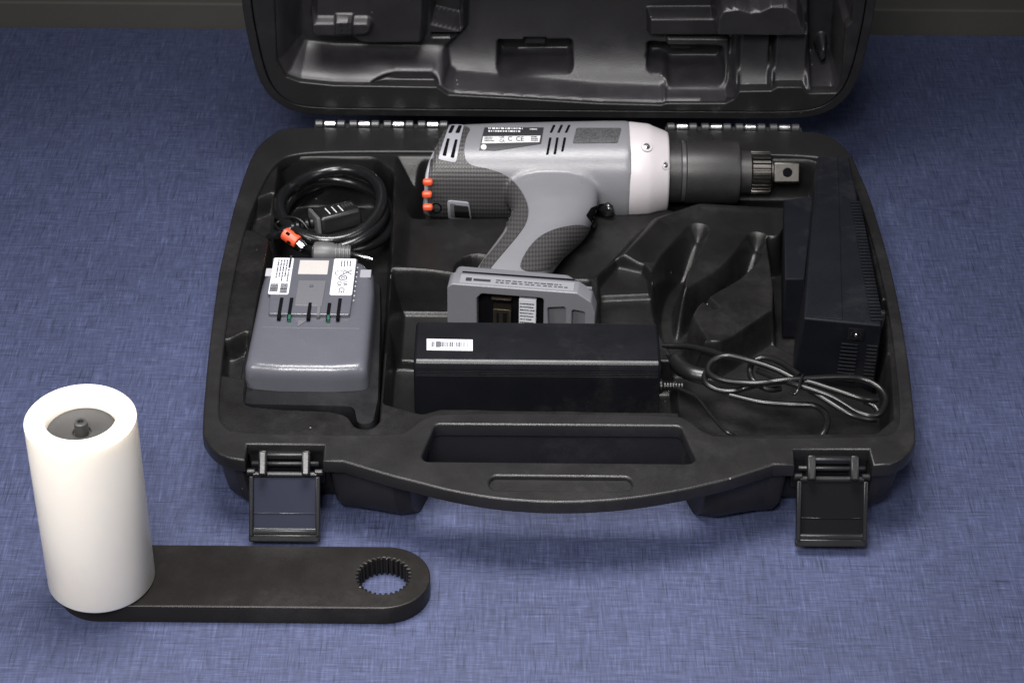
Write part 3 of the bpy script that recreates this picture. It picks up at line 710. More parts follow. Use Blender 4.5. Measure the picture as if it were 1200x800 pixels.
lc = [(-0.0504, 0.419), (-0.0539, 0.4043), (-0.043, 0.4045), (-0.0357, 0.4046), (-0.0285, 0.4048), (-0.0241, 0.4048), (-0.0162, 0.4057), (-0.0168, 0.4203), (-0.0358, 0.4147)]
print_on([(lc[0][0] + .011 + a, lc[0][1] + b_, c_, d_) for a, b_, c_, d_ in print_lines(.030, .0085, 2, 4)], 'pale_ink', lab, .0010)
print_on([(lc[7][0] + a, lc[7][1] + b_, c_, d_) for a, b_, c_, d_ in print_lines(.007, .0032, 1, 9)], 'pale_ink', lab, .0010)
print_on([(lc[1][0] + .0005 + a, lc[1][1] + b_, c_, d_) for a, b_, c_, d_ in print_lines(.008, .0075, 3, 5)], 'ink', lab, .0012)
text_on('UK\nCA', .0032, lc[2], 'ink', lab, .0012); text_on('CE', .0054, lc[4], 'ink', lab, .0012); text_on('C', .0054, (lc[4][0] - .0080, lc[4][1]), 'ink', lab, .0012)
print_on([(lc[6][0] + a, lc[6][1] + b_, c_, d_) for a, b_, c_, d_ in print_lines(.006, .0080, 3, 6)], 'ink', lab, .0012)
bm = bmesh.new()
dc = [(-0.058, 0.3926)][0]
part('label_dot', patch([(dc[0] + .0024 * cos(k * pi / 6), dc[1] + .0040 * sin(k * pi / 6)) for k in range(12)], .0010, .0004, .001), 'silver_label', lab, angle=60)
for q in ((648, 149.5, 644, 158), (656.5, 149.5, 652.5, 158), (665, 149.5, 661, 158), (643.5, 163.5, 640, 182.5), (651.5, 163.5, 648.5, 182), (660, 163.5, 657, 179)):
    pass
for q in [[(-0.001, 0.4286), (0.0011, 0.4286), (-0.002, 0.4163), (-0.004, 0.4163)], [(0.0052, 0.4287), (0.0073, 0.4287), (0.0042, 0.4164), (0.0022, 0.4164)], [(0.0115, 0.4288), (0.0135, 0.4288), (0.0104, 0.4165), (0.0084, 0.4165)], [(-0.0044, 0.4086), (-0.0024, 0.4087), (-0.0052, 0.3825), (-0.0072, 0.3825)], [(0.0014, 0.4087), (0.0034, 0.4088), (0.001, 0.3833), (-0.0011, 0.3833)], [(0.0075, 0.4088), (0.0096, 0.4089), (0.0071, 0.3875), (0.0051, 0.3875)]]:
    part('side_vent_slot', patch(fillet(q, .0010, 3), .0004, .0006, .001), 'slot', tool, angle=60)
part('side_grille', patch(fillet([(0.0183, 0.4237), (0.0552, 0.4243), (0.0515, 0.4013), (0.0146, 0.4)], .0020, 3), .0006, .0010, .0015), 'grille', tool, angle=60)
# recess around the trigger
part('trigger_recess', patch(fillet([(0.0243, 0.2922), (0.0287, 0.3037), (0.0386, 0.3095), (0.0476, 0.3078), (0.0479, 0.2964), (0.0434, 0.285), (0.0362, 0.2725), (0.0328, 0.2724)], .004, 4), .0005, .0010, .0015), 'slot', tool, angle=60)
tp = [drop(*p)[0] - VD * o_ for p, o_ in zip([(0.0474, 0.3039), (0.0432, 0.3001), (0.0382, 0.295), (0.0345, 0.2861), (0.0321, 0.2749)], (.000, .0030, .0036, .0036, .0020))]
tq = catmull(tp, 8); trg = []
for k, p in enumerate(tq):
    d = (tq[min(k + 1, len(tq) - 1)] - tq[max(k - 1, 0)]).normalized(); a_ = d.cross(VD).normalized(); f_ = k / (len(tq) - 1)
    rr_ = .0068 * (1 - .55 * f_) * min(1, .35 + f_ * 6)
    trg.append([tuple(p + a_ * (rr_ * cos(t)) + VD * (rr_ * .8 * sin(t))) for t in np.linspace(0, 2 * pi, 20, endpoint=False)])
part('trigger', loft(trg), 'gloss_black', tool, angle=60)
# rear trim ring, mode buttons, power switch
def edge_pts(L_): return [sum(drop(*p), Vector()) if False else drop(*p)[0] + drop(*p)[1] * .0004 for p in L_]
part('rear_trim', tube(edge_pts([(-0.0928, 0.4232), (-0.0992, 0.3953), (-0.1021, 0.3735), (-0.1041, 0.3468), (-0.1053, 0.3207), (-0.1055, 0.299), (-0.1032, 0.2827)]), .0018, 6), 'grey_trim', tool)
for p in [(-0.1077, 0.3034, 0.078), (-0.1082, 0.2974, 0.07), (-0.1075, 0.2907, 0.062)]:
    part('mode_button', rbox(tuple(Vector(p) + VD * .014 + Vector((.0036, 0, 0))), (.0080, .0050, .0054), .0018, 3), 'orange', tool)
sw = part('switch_bezel', patch(fillet([(-0.0883, 0.3139), (-0.0708, 0.311), (-0.0689, 0.287), (-0.0882, 0.2879)], .003, 4), .0026, step=.0015), 'grey_trim', tool, angle=50)
part('switch_recess', patch(fillet([(-0.0861, 0.3107), (-0.0815, 0.31), (-0.0814, 0.2905), (-0.0859, 0.2911)], .0012, 3), .0030, .001, step=.0012), 'grey_dark', sw, angle=50)
part('switch_key', patch(fillet([(-0.0829, 0.3082), (-0.0714, 0.3065), (-0.0703, 0.2903), (-0.0828, 0.2911)], .001, 3), .0034, .0012, step=.0012), 'gloss_black', sw, angle=50)
rm = [(-0.0976, 0.3016)][0]
for rr_, m_, of in ((.0046, 'slot', .0012), (.0032, 'grip', .0015)):
    part('grip_emblem', patch([(rm[0] + rr_ * cos(k * pi / 8), rm[1] + 1.7 * rr_ * sin(k * pi / 8)) for k in range(16)], of, .0005, .001), m_, tool, angle=60)
# collar, gearbox nose, spline ring, square drive
CY, CZ = TC.y, TC.z
part('collar', lathe([(.0385, .0605), (.0406, .0610), (.0412, .0620), (.0398, .0760), (.0392, .0785), (.0380, .0810), (.0338, .0918), (.0330, .0932), (.0320, .0938), (.0268, .0938)], (0, CY, CZ), 'x', 72), 'white_collar', tool, angle=40)
def collar_screw(px, nx, r):
    p = Vector(px); n = Vector(nx).normalized(); q = n.to_track_quat('Z', 'Y').to_matrix().to_4x4()
    part('screw_hole', xf(lathe([(r * 1.55, -.0006), (r * 1.5, .0002), (r, .0004), (r * .9, -.0010)], (0, 0, 0), 'z', 20), Matrix.Translation(p) @ q), 'white_collar', tool)
    part('screw', xf(lathe([(r * .8, -.001), (r * .8, .0002), (r * .35, .0004), (r * .3, .0001)], (0, 0, 0), 'z', 16), Matrix.Translation(p) @ q), 'steel', tool)
a = R(118); collar_screw((.0745, CY + .0408 * cos(a), CZ + .0408 * sin(a)), (.15, cos(a), sin(a)), .0030)
a = R(139); collar_screw((.0903, CY + .0345 * cos(a), CZ + .0345 * sin(a)), (.6, cos(a), sin(a)), .0026)
part('gearbox_nose', lathe([(.0240, .0930), (.0258, .0936), (.0258, .1040), (.0250, .1046), (.0250, .1084), (.0262, .1090), (.0264, .1120), (.0264, .1500), (.0256, .1525), (.0240, .1532), (.018, .1532)], (0, CY, CZ), 'x', 72), 'nose', tool, angle=30)
part('nose_band', lathe([(.0250, .1049), (.0254, .1051), (.0254, .1080), (.0250, .1082)], (0, CY, CZ), 'x', 64), 'nose_band', tool)
part('output_neck', lathe([(.0165, .1525), (.0180, .1532), (.0180, .1625), (.0165, .1635)], (0, CY, CZ), 'x', 48), 'nose', tool)
def gear(x0, x1, r, n, dep, c):
    prof = []
    for k in range(n):
        for f_, rr_ in ((0, r - dep), (.22, r - dep), (.38, r), (.78, r), (.92, r - dep)):
            prof.append(((k + f_) / n * 2 * pi, rr_))
    def ring(x, s): return [(x, c[0] + (q - s) * cos(t), c[1] + (q - s) * sin(t)) for t, q in prof]
    return loft([ring(x0, .0012), ring(x0 + .0010, 0), ring(x1 - .0010, 0), ring(x1, .0012)])
part('spline_ring', gear(.1630, .1795, .0176, 26, .0018, (CY, CZ)), 'dark_steel', tool, angle=25)
part('drive_shaft', lathe([(.0120, .1790), (.0120, .1812), (.0100, .1815)], (0, CY, CZ), 'x', 32), 'dark_steel', tool)
dr = part('square_drive', rbox((.1925, CY - .0005, CZ), (.0225, .0175, .0175), .0016, 3, (R(55), 0, 0)), 'dark_steel', tool)
nn = Vector((0, -sin(R(55)), cos(R(55))))
part('detent_hole_shade', xf(lathe([(.0040, -.0005), (.0040, .00012), (.0034, .00022), (.0001, .0002)], (0, 0, 0), 'z', 24), Matrix.Translation(Vector((.1930, CY - .0005, CZ)) + nn * .00875) @ nn.to_track_quat('Z', 'Y').to_matrix().to_4x4()), 'slot', dr)  # flat dark disc, no recess: the hole's inner shade is its colour

# battery foot at the end of the handle ----------------------------------
fm = Matrix.Translation((-.0270, .1480, 0)) @ Matrix.Rotation(R(-6.5), 4, 'Z')
FO = [(-.0565,.0150),(-.0560,.0840),(-.0525,.0872),(.0420,.0872),(.0525,.0800),(.0560,.0690),(.0560,.0150)]
FH = [(-.0335,.0300),(-.0335,.0755),(-.0300,.0800),(.0170,.0800),(.0170,.0300)]
FL = [(.0225,.0300),(.0200,.0715),(.0335,.0735),(.0350,.0300)]
FR_ = [(.0385,.0300),(.0385,.0715),(.0480,.0700),(.0490,.0300)]
TX = Matrix(((1, 0, 0, 0), (0, 0, -1, 0), (0, 1, 0, 0), (0, 0, 0, 1)))       # 2D (x, z) drawn facing the front
foot = part('battery_foot', xf(slab([fillet(FO, .004), fillet(FH, .003), fillet(FL, .002), fillet(FR_, .002)], -.010, .006, .0009, TX), fm), 'foot_grey', tool)
part('foot_back', xf(hexa([(-.0540, .010, .0848), (.0480, .010, .0838), (.0330, .027, .0815), (-.0530, .027, .0825)], [(-.0540, .010, .018), (.0540, .010, .018), (.0430, .027, .022), (-.0530, .027, .022)], .004, 3), fm), 'foot_grey', foot)
part('terminal_block', xf(rbox((0, .0085, .050), (.104, .003, .066), .0005), fm), 'grey_dark', foot)
part('contact_recess', xf(rbox((-.0085, .0060, .052), (.0500, .0020, .056), .0004), fm), 'slot', foot)
part('contact_pin', xf(rbox((-.0155, -.0005, .0735), (.0150, .0040, .0016), .0004), fm), 'brass', foot)
part('contact_block', xf(rbox((-.0150, .0005, .0560), (.0130, .0080, .0180), .0006), fm), 'brass', foot)
part('contact_block_slot', xf(join(rbox((-.0180, -.0036, .0560), (.0016, .0006, .012), 0), rbox((-.0125, -.0036, .0560), (.0030, .0006, .012), 0)), fm), 'slot', foot)
plab = part('pinout_label', xf(rbox((.0045, .0008, .0600), (.0130, .0060, .030), .0004), fm), 'paper', foot, label='white printed label inside the battery socket')
part('label_print', xf(rects([(a, b_, c_, d_) for a, b_, c_, d_ in print_lines(.0115, .020, 7, 3, .42)]), fm @ Matrix.Translation((.0045, -.0023, .0625)) @ TX), 'ink', plab, flat=True)
part('lock_recess', xf(rbox((.0360, .0010, .050), (.0330, .004, .052), .0005), fm), 'grey_dark', foot)
# printed strip on the side of the foot
part('foot_label', xf(rbox((-.0040, .0015, .08725), (.0860, .0110, .0004), .0001), fm), 'foot_label', foot)
part('foot_stripe', xf(hexa([(-.0470, .0105, .0864), (.0430, .0105, .0862), (.0370, .0150, .0852), (-.0470, .0140, .0856)], [(-.0470, .0105, .0830), (.0430, .0105, .0830), (.0370, .0150, .0820), (-.0470, .0140, .0820)], .0002, 1), fm), 'slot', foot)
bars = print_lines(.056, .0056, 2, 12, .5, .03, .08)
part('label_print', xf(rects([(a + .010, b_, c_, d_) for a, b_, c_, d_ in bars] + [(-.0385, 0, .0045, .0045), (-.0285, 0, .013, .0030)]), fm @ Matrix.Translation((-.002, .0010, .0875))), 'ink', foot, flat=True)

# ================================================================== BATTERY PACK
bat = thing('battery_pack', 'grey and black slide-on battery pack with white labels standing left in the case', 'battery', (-.1835, .135, .012), (0, 0, R(-.5)))
def bl(bm, name, m, parent=None, **k):
    if not name.startswith(('battery', 'cover', 'corner')): bmesh.ops.translate(bm, vec=(-.0055, 0, 0), verts=bm.verts)
    return part(name, bm, m, parent or bat, local=True, **k)
# local: x right, y back, z up from the bay floor; cover top at z = .058
bw, by0, by1 = .0430, -.070, .069
rings = []
BO = fillet([(-.0500,-.0880),(.0370,-.0890),(.0410,-.1100),(.0520,-.1090),(.0540,-.0800),(.0490,.0300),(.0460,.0690),(-.0470,.0690),(-.0500,.0300)], [.012,.008,.006,.008,.01,.01,.008,.008,.01], 5)
for z, ins in ((0, .004), (.003, .001), (.034, .0), (.0375, .0012)):
    rings.append(ring_s(BO, z, ins))
bl(loft(rings), 'battery_base', 'batt_black')
BC = fillet([(-.0455,-.0690),(-.020,-.0720),(.020,-.0720),(.0455,-.0690),(.0445,.0300),(.0425,.0560),(.0330,.0700),(.0120,.0720),(-.0200,.0720),(-.0330,.0680),(-.0425,.0560),(-.0440,.0300)], [.008,.02,.02,.008,.01,.008,.006,.01,.01,.006,.008,.01], 4)
rings = []
for z, ins in (.030, .0), (.046, .0004), (.0515, .0008), (.0548, .0020), (.0568, .0038), (.0577, .0058), (.0580, .0085):
    rings.append([(x, y if y > -.03 else y, zz) for x, y, zz in ring_s(BC, z, ins)])
cover = bl(loft(rings), 'battery_cover', 'batt_grey', angle=50)
rail = bl(slab([fillet([(-.0270,-.0080),(.0335,-.0080),(.0345,.0660),(-.0310,.0660)], .002)], .0565, .0612, .0007), 'slide_rail', 'batt_grey')
bl(slab([fillet([(-.0085,.0020),(.0120,.0020),(.0125,.0350),(-.0085,.0350)], .001)], .0605, .0618, .0003), 'rail_plate', 'grey_dark')
bl(rbox((.0020, .0270, .0622), (.0028, .0028, .0012), .0006), 'rail_pip', 'batt_grey')
for x, m, L0, L1 in ((-.0190, 'slot', -.014, .012), (-.0115, 'slot', -.014, .012), (.0030, 'slot', -.014, .006), (.0100, 'grey_dark', -.010, .006), (.0175, 'slot', -.014, .006), (.0250, 'slot', -.014, .012)):
    t = bl(rbox((x, (L0 + L1) / 2, .0604), (.0026, L1 - L0, .0030), .0003), 'terminal_slot', m)
for x in (-.0110, .0180): bl(rbox((x, -.0125, .0600), (.0020, .005, .0046), .0003), 'terminal_contact', 'green')
bm = bmesh.new()
vs = [bm.verts.new(p) for p in ((-.0045, -.0125, .0586), (.0015, -.0130, .0586), (-.0045, -.0205, .0586))]; bm.faces.new(vs)
ex = bmesh.ops.extrude_face_region(bm, geom=bm.faces[:]); bmesh.ops.translate(bm, vec=(0, 0, -.002), verts=[g for g in ex['geom'] if isinstance(g, bmesh.types.BMVert)])
bmesh.ops.recalc_face_normals(bm, faces=bm.faces); bl(bm, 'lock_mark', 'grey_dark', flat=True)
bl(rbox((0, -.0215, .0581), (.0720, .0007, .0006), .0002), 'cover_line', 'grey_dark')
lb = bl(slab([roundrect(-.0300, -.0145, .0165, .0650, .0015, 4)], .0612, .0616, .0001), 'spec_label', 'paper', label='white spec label with a barcode')
RL = Matrix.Rotation(R(-90), 4, 'Z')
bl(xf(rects(print_lines(.030, .0110, 5, 21, .5) + [(-.013, .0045, .016, .0015)]), Matrix.Translation((-.0215, .0470, .06165)) @ RL), 'label_print', 'ink', lb, flat=True)
bl(xf(rects(barcode(.018, .0035, .0125, .0055, 2) + barcode(.017, -.0040, .0100, .0060, 5)), Matrix.Translation((-.0222, .0420, .06165)) @ RL), 'barcode', 'ink', lb, flat=True)
lb2 = bl(slab([roundrect(.0165, .0335, .0165, .0650, .0015, 4)], .0612, .0616, .0001), 'symbol_label', 'paper', label='white label with certification symbols')
def ringmesh(r0, r1, n=24): return loft([[(r0 * cos(2 * pi * k / n), r0 * sin(2 * pi * k / n), 0) for k in range(n)], [(r1 * cos(2 * pi * k / n), r1 * sin(2 * pi * k / n), 0) for k in range(n)]], cap=False)
S0 = Matrix.Translation((.0250, .0410, .06168)) @ RL
sy = join(xf(ringmesh(.0026, .0034), Matrix.Translation((.002, 0, 0))), xf(ringmesh(.0009, .0015), Matrix.Translation((.002, 0, 0))),
          xf(ringmesh(.0030, .0035), Matrix.Translation((-.0045, -.003, 0))), xf(rects([(0, 0, .0090, .0007)]), Matrix.Translation((-.0055, .003, 0)) @ Matrix.Rotation(R(48), 4, 'Z')),
          xf(rects([(0, 0, .0090, .0007)]), Matrix.Translation((-.0055, .003, 0)) @ Matrix.Rotation(R(-48), 4, 'Z')),
          text('UK\nCA', .0046, Matrix.Translation((.0098, 0, 0)) @ Matrix.Rotation(R(0), 4, 'Z')), text('CE', .0062, Matrix.Translation((.0185, 0, 0))), xf(rects(print_lines(.009, .009, 4, 30, .4)), Matrix.Translation((-.0165, .001, 0))))
bl(xf(sy, S0), 'label_symbols', 'ink', lb2, flat=True)
bl(rbox((.0015, .0530, .0613), (.0225, .0185, .0006), .0002), 'foam_pad', 'beige', label='square beige pad')
bl(rbox((-.0365, .0500, .0580), (.0085, .0100, .0012), .0004), 'corner_pad', 'corner_pad')
bl(rbox((.0360, .0500, .0580), (.0085, .0100, .0012), .0004), 'corner_pad', 'grey_trim')
for k in range(8): bl(lathe([(.0005, -.0002), (.0005, .0003)], (.0352, .0100 + k * .0062, .0612), 'z', 8), 'rail_dot', 'paper')

# ================================================================== CORDS AND PLUGS IN THE LEFT BAY
cordt = thing('mains_cable', 'coiled thick glossy black power cord with moulded plug behind the grey battery', 'power cord', (-.18, .31, .012))
cc = Vector((-.181, .318, 0))
P = []
for k in range(0, 150):
    t = k / 48 * 2 * pi + 1.9; q = k / 150
    rr_ = .0450 - .0060 * q + .0025 * sin(t * 1.3)
    P.append(cc + Vector((rr_ * cos(t) * 1.02, rr_ * sin(t) * 1.20 - .010 * q, .030 + .026 * q + .003 * sin(t * 1.7))))
part('cable', tube(P, .0050, 2, sides=6), 'cord', cordt)
pc = Vector([(-0.1781, 0.2898, 0.052)][0]); pm = Matrix.Translation(pc) @ Matrix.Rotation(R(24), 4, 'Z') @ Matrix.Rotation(R(-10), 4, 'X')
plug = part('plug_body', xf(hexa([(-.016, -.0125, .008), (.019, -.0105, .008), (.019, .0105, .008), (-.016, .0125, .008)], [(-.016, -.0135, -.008), (.020, -.0115, -.008), (.020, .0115, -.008), (-.016, .0135, -.008)], .0028, 3), pm), 'plug', cordt)
part('plug_mark', xf(rects([(-.0065 + .0055 * k, -.002, .0009, .0130) for k in range(3)]), pm @ Matrix.Translation((0, 0, .0080))), 'pale_ink', plug, flat=True)
part('plug_mark', xf(rects(print_lines(.007, .010, 4, 40, .4)), pm @ Matrix.Translation((.0115, .001, .0080)) @ RL), 'plug_grey', plug, flat=True)
part('plug_collar', xf(rbox((-.0175, 0, .0005), (.0032, .0235, .0155), .0012), pm), 'plug_grey', plug)
for k in range(5): part('strain_relief_rib', xf(lathe([(.0032, -.0225 - k * .0040), (.0046 - k * .0002, -.0220 - k * .0040), (.0046 - k * .0002, -.0200 - k * .0040), (.0032, -.0195 - k * .0040)], (0, 0, 0), 'x', 16), pm), 'plug', plug)
part('cable_end', tube([pm @ Vector((-.036, 0, 0)), pm @ Vector((-.046, .004, -.004)), pm @ Vector((-.052, .016, -.012)), cc + Vector((-.046, .004, .02))], .0040, 8), 'cord', cordt)
# plug with an orange insert on a thin lead
sig = thing('signal_lead', 'thin black lead ending in an orange connector with a metal tip', 'connector lead', (-.21, .27, .02))
a0 = Vector([(-0.2172, 0.2638, 0.054)][0]); a1 = Vector([(-0.2059, 0.2565, 0.05)][0]); a2 = Vector([(-0.2004, 0.2528, 0.046)][0])
dq = (a1 - a0).to_track_quat('Z', 'Y').to_matrix().to_4x4(); ln = (a1 - a0).length
part('orange_connector', xf(lathe([(.0045, 0), (.0053, .0008), (.0053, ln - .001), (.0047, ln)], (0, 0, 0), 'z', 20), Matrix.Translation(a0) @ dq), 'orange', sig)
for k in range(6):
    a = k * pi / 3; part('connector_opening', xf(rbox((.0052 * cos(a), .0052 * sin(a), ln * (.35 + .3 * (k % 2))), (.0020, .0020, .0034), .0004), Matrix.Translation(a0) @ dq), 'slot', sig)
part('metal_sleeve', xf(lathe([(.0040, 0), (.0043, .0005), (.0043, .0062), (.0036, .0067)], (0, 0, 0), 'z', 20), Matrix.Translation(a1) @ (a2 - a1).to_track_quat('Z', 'Y').to_matrix().to_4x4()), 'steel', sig)
part('cable', tube([a0 + Vector((.001, -.001, 0)), a0 + Vector((-.008, .012, -.001)), Vector([(-0.2238, 0.2828, 0.052)][0]), Vector([(-0.2151, 0.2814, 0.058)][0]), Vector([(-0.2051, 0.2765, 0.058)][0]), Vector([(-0.1982, 0.2714, 0.05)][0]), Vector([(-0.2011, 0.2788, 0.03)][0])], .0009, 8), 'thin_cord', sig)
jk = thing('jack_lead', 'grey ribbed jack plug with bright metal pin beside the battery top edge', 'jack plug', (-.17, .26, .02))
j0 = Vector([(-0.1929, 0.2393, 0.052)][0]); j1 = Vector([(-0.1625, 0.2386, 0.052)][0]); j2 = Vector([(-0.1445, 0.2305, 0.052)][0])
jq = Matrix.Translation(j0) @ (j1 - j0).to_track_quat('Z', 'Y').to_matrix().to_4x4(); ln = (j1 - j0).length
part('jack_body', xf(lathe([(.0050, 0), (.0085, .002), (.0095, .008), (.0085, .016), (.0070, ln * .62), (.0062, ln)], (0, 0, 0), 'z', 24), jq), 'plug_grey', jk)
for k in range(4): part('jack_rib', xf(lathe([(.0062, ln * .60 + k * .0031), (.0078 - k * .0002, ln * .60 + k * .0031 + .0005), (.0078 - k * .0002, ln * .60 + k * .0031 + .0016), (.0062, ln * .60 + k * .0031 + .0021)], (0, 0, 0), 'z', 20), jq), 'plug_grey', jk)
part('jack_pin', xf(lathe([(.0014, 0), (.0017, .0005), (.0017, (j2 - j1).length - .003), (.0006, (j2 - j1).length)], (0, 0, 0), 'z', 14), Matrix.Translation(j1) @ (j2 - j1).to_track_quat('Z', 'Y').to_matrix().to_4x4()), 'steel', jk)

# ================================================================== POWER ADAPTER (front middle)
ada = thing('power_adapter', 'long black adapter brick with white barcode sticker below the wrench handle', 'power adapter', (-.015, .09, .012))
# cross section (y, z), extruded along x
SEC = fillet([(.1180,.0180),(.1180,.0720),(.1160,.0750),(.0700,.0752),(.0672,.0735),(.0658,.0690),(.06585,.0683),(.0655,.0676),(.0658,.0669),(.0654,.0662),(.0657,.0655),(.0653,.0648),(.0656,.0641),(.0652,.0634),(.0640,.0180)], [.003,.001,.002,.003,.002]+[.0003]*9+[.003], 3)
x0, x1 = -.1055, .0740
rings = [[(x0 + .0022, .092 + (y - .092) * .955, .045 + (z - .045) * .94) for y, z in SEC], [(x0, .092 + (y - .092) * .985, .045 + (z - .045) * .98) for y, z in SEC][:]]
rings = []
for x, k in ((x0, .93), (x0 + .0006, .972), (x0 + .0020, 1), (x1 - .0020, 1), (x1 - .0006, .972), (x1, .93)):
    rings.append([(x, .091 + (y - .091) * k, .0465 + (z - .0465) * k) for y, z in SEC])
part('adapter_body', loft(rings), 'adapter', ada, angle=28)
stk = [(-0.0969, 0.0943), (-0.0631, 0.0937), (-0.0628, 0.0801), (-0.0964, 0.0806)]
sb = part('barcode_sticker', slab([stk], .0751, .0755, .0001), 'paper', ada)
part('barcode', rects(barcode((stk[0][0] + stk[1][0]) / 2, (stk[0][1] + stk[3][1]) / 2, .0270, .0062, 8), .07556), 'grey_dark', sb, flat=True)
part('barcode_digit_row', rects([(stk[0][0] + .0085, (stk[0][1] + stk[3][1]) / 2, .0030, .0072)], .07560), 'grey_dark', sb, flat=True)
part('strain_relief', lathe([(.0055, .0735), (.0058, .0760), (.0040, .0775)], (0, .078, .046), 'x', 20), 'plug', ada)
sr0 = Vector((.0770, .078, .046))
sr = part('adapter_lead', tube([sr0, Vector((.0850, .0760, .0470)), *[Vector(p) for p in [(0.0944, 0.0652, 0.05), (0.1012, 0.0557, 0.052), (0.1085, 0.0353, 0.054), (0.1162, 0.0162, 0.056), (0.1219, 0.0108, 0.055), (0.1311, 0.0185, 0.045)]]], .0013, 8), 'thin_cord', ada)
for k in range(7):
    part('strain_relief_rib', lathe([(.0022, .0775 + k * .0021), (.0038 - k * .00012, .0778 + k * .0021), (.0038 - k * .00012, .0788 + k * .0021), (.0022, .0791 + k * .0021)], (0, .0775, .0465), 'x', 14), 'plug', ada)

# ================================================================== CHARGER BOX (right)
chg = thing('charger_box', 'large black slatted charger box standing on edge at the right end of the case', 'charger', (.21, .22, .012))
T_ = [(.2142,.3371,.085),(.2405,.3376,.085),(.2372,.1025,.085),(.1806,.1110,.085)]
B_ = [(.2090,.3360,.014),(.2400,.3376,.014),(.2400,.1130,.014),(.1770,.1160,.014)]
part('charger_body', hexa(T_, B_, .0016, 3), 'charger', chg)
t0, t1, t2, t3 = (Vector(p) for p in T_)
part('charger_facet', hexa([t0 + Vector((.0015, -.002, .0006)), t0.lerp(t1, .62) + Vector((0, -.002, .0012)), t3.lerp(t2, .50) + Vector((0, .0018, .0010)), t3 + Vector((.002, .002, .0006))],
     [t0 + Vector((.0015, -.002, -.002)), t0.lerp(t1, .62) + Vector((0, -.002, -.002)), t3.lerp(t2, .50) + Vector((0, .0018, -.002)), t3 + Vector((.002, .002, -.002))], .0003, 1), 'charger', chg)
for k in range(38):
    q = .30 + k * .0182; e = t1.lerp(t2, q); wv = .0075 + .0015 * q
    part('vent_fin', rbox((e.x - wv / 2 + .0014, e.y, e.z - .0008), (wv, .0020, .0050), .0005), 'charger', chg)
fb2, fb3 = Vector(B_[2]), Vector(B_[3]); 
def front(u, v, out=0):            # point on the front face, u left-right, v top-down
    p = t3.lerp(t2, u).lerp(fb3.lerp(fb2, u), v); return p + Vector((-.13, -.97, .15)) * out
for k in range(11):
    v = .30 + k * .052
    for u0, u1 in ((.52, .74), (.84, .98)):
        a, b_ = front(u0, v, .0004), front(u1, v, .0004); c = (a + b_) / 2
        part('front_louvre', rbox(tuple(c), ((b_ - a).length, .0016, .0016), .0004, 1, (0, 0, R(-8))), 'charger', chg)
c = front(.69, .15, .0); 
part('socket_bezel', rbox(tuple(c), (.0120, .0018, .0110), .0006, 2, (0, 0, R(-8))), 'adapter', chg)
part('socket_barrel', xf(lathe([(.0042, -.001), (.0042, .0012), (.0030, .0014), (.0026, -.002)], (0, 0, 0), 'z', 20), Matrix.Translation(front(.69, .15, .0006)) @ Vector((-.13, -.97, .15)).to_track_quat('Z', 'Y').to_matrix().to_4x4()), 'gloss_black', chg)
part('socket_pin', xf(lathe([(.0012, -.001), (.0012, .0018), (.0006, .0022)], (0, 0, 0), 'z', 12), Matrix.Translation(front(.69, .15, .0006)) @ Vector((-.13, -.97, .15)).to_track_quat('Z', 'Y').to_matrix().to_4x4()), 'steel', chg)
ST = [(.1840,.2950,.070),(.2085,.3000,.070),(.1895,.1830,.070),(.1745,.1828,.070)]
part('charger_cradle', hexa(ST, [(x + (.002 if i in (0, 3) else .008), y, .014) for i, (x, y, z) in enumerate(ST)], .0012, 2), 'charger', chg)

# ================================================================== THIN CABLE BUNDLE
bun = thing('cable_bundle', 'thin glossy black cable looped and tied in the front right corner of the case', 'cable', (.17, .06, .02))
def zz(P, z): return P
LOOPS = [[(0.1758, 0.0693, 0.058), (0.1599, 0.0808, 0.06), (0.1419, 0.091, 0.06), (0.1251, 0.0997, 0.058), (0.1135, 0.0948, 0.056), (0.111, 0.0839, 0.054), (0.1221, 0.0734, 0.055), (0.1432, 0.0668, 0.058), (0.1755, 0.0677, 0.06), (0.198, 0.0578, 0.06), (0.2189, 0.0496, 0.058), (0.2307, 0.0527, 0.055)],
  [(0.1086, 0.0912, 0.05), (0.1085, 0.079, 0.049), (0.1174, 0.0712, 0.048), (0.1284, 0.069, 0.049), (0.1378, 0.0707, 0.051), (0.1555, 0.0664, 0.06), (0.1771, 0.0671, 0.062), (0.204, 0.0722, 0.06), (0.2217, 0.073, 0.058), (0.2335, 0.0656, 0.056), (0.2372, 0.054, 0.054), (0.2318, 0.0402, 0.053), (0.224, 0.0362, 0.053), (0.2145, 0.0397, 0.054), (0.1971, 0.0488, 0.06), (0.1762, 0.058, 0.062), (0.1605, 0.0721, 0.058), (0.1471, 0.0875, 0.054)],
  [(0.1755, 0.0699, 0.063), (0.1636, 0.0879, 0.061), (0.1521, 0.098, 0.058), (0.1439, 0.0955, 0.055), (0.1416, 0.088, 0.052), (0.1442, 0.0792, 0.05), (0.154, 0.074, 0.047), (0.1637, 0.0765, 0.046)],
  [(0.1757, 0.0636, 0.06), (0.1939, 0.0463, 0.058), (0.2083, 0.0354, 0.055), (0.2207, 0.0334, 0.052), (0.2279, 0.0361, 0.05)],
  [(0.2214, 0.0518, 0.054), (0.2286, 0.0484, 0.052), (0.2316, 0.0411, 0.05)],
  [(0.1254, 0.0678, 0.046), (0.1466, 0.06, 0.046), (0.1682, 0.0572, 0.046), (0.1847, 0.0552, 0.047), (0.1918, 0.047, 0.048), (0.1936, 0.0359, 0.049), (0.1906, 0.0222, 0.052), (0.1864, 0.015, 0.05)],
  [(0.0803, 0.136, 0.04), (0.0977, 0.1284, 0.045), (0.1127, 0.1165, 0.05), (0.1256, 0.104, 0.054)]]
for P in LOOPS: part('cable', tube(P, .0024, 10), 'thin_cord', bun)
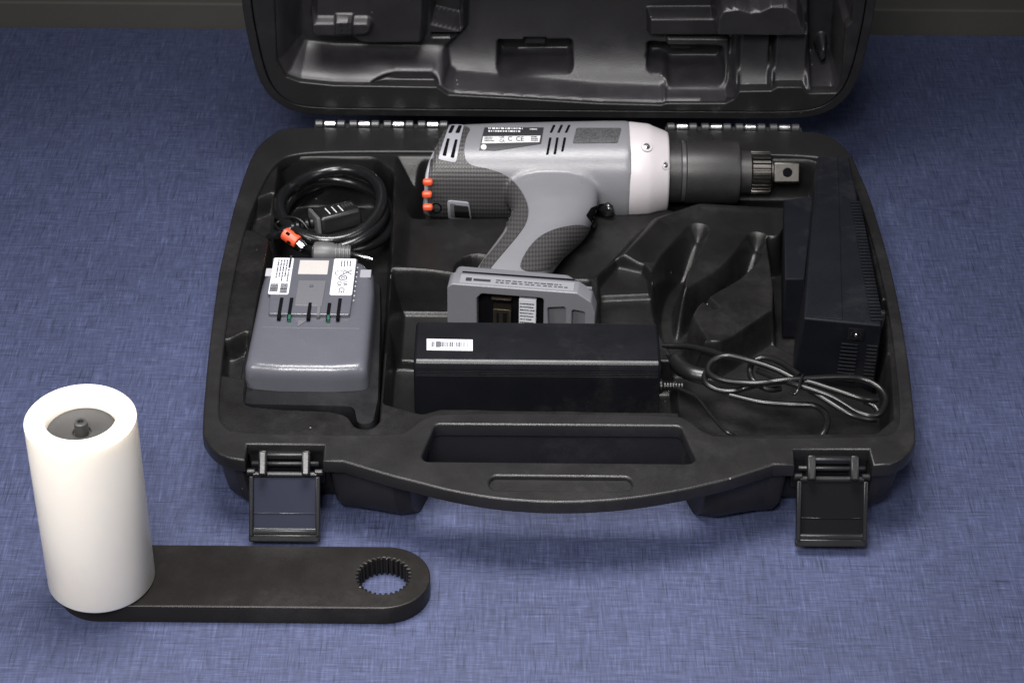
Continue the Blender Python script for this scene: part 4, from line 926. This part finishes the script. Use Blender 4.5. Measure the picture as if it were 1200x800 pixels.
tw = [Vector(p) for p in [(0.1774, 0.067, 0.066), (0.1748, 0.0588, 0.066), (0.1723, 0.0513, 0.064), (0.1698, 0.0488, 0.062)]]
part('twist_tie', tube([tw[0] + Vector((0, .004, -.006))] + tw + [tw[-1] + Vector((-.004, .001, .001))], .0010, 6), 'cord', bun)
part('inline_plug', tube([(0.0895, 0.1157, 0.04), (0.0931, 0.102, 0.044), (0.1001, 0.0932, 0.046), (0.1087, 0.0902, 0.046)], .0062, 6, sides=6), 'plug', bun)

# ================================================================== REACTION ARM
arm = thing('reaction_arm', 'flat black arm with toothed hole and thick white upright handle, outside the case', 'reaction arm', (-.205, -.097, 0))
ra = .0310
acy = -.0972; ax0, ax1 = -.3115, -.1195
outl = [(ax1 + ra * cos(R(k)), acy + ra * sin(R(k))) for k in range(-90, 91, 6)] + [(ax0 + ra * cos(R(k)), acy + ra * sin(R(k))) for k in range(90, 271, 6)]
hx, hy = -.1205, -.0960
NT = 30; holep = []
for k in range(NT):
    for f_, rr_ in ((0, .0168), (.3, .0168), (.5, .0185), (.8, .0185)):
        t = 2 * pi * (k + f_) / NT; holep.append((hx + rr_ * cos(t), hy + rr_ * sin(t)))
part('arm_plate', slab([outl, holep], 0, .0150, .0010), 'wood_dark', arm, angle=30)
hc = (-.3119, -.1010)
r0, r1 = .0360, .0228
hn = part('white_handle', lathe([(r1, .016), (r0 - .0012, .0155), (r0, .0170), (r0, .1530), (r0 - .0018, .1550), (r1 + .0012, .1550), (r1, .1535), (r1, .1425)], (hc[0], hc[1], 0), 'z', 96, cap=False), 'white_nylon', arm, angle=40)
part('handle_core', lathe([(r1 - .0004, .016), (r1 - .0004, .1445), (.0062, .1425), (.0055, .1410), (.0001, .1410)], (hc[0], hc[1], 0), 'z', 64), 'plate', arm)
bt = part('bolt', lathe([(.0045, .1405), (.0045, .1505), (.0038, .1511), (.0022, .1511), (.0022, .1485), (.0001, .1485)], (hc[0], hc[1], 0), 'z', 24), 'plate', arm)
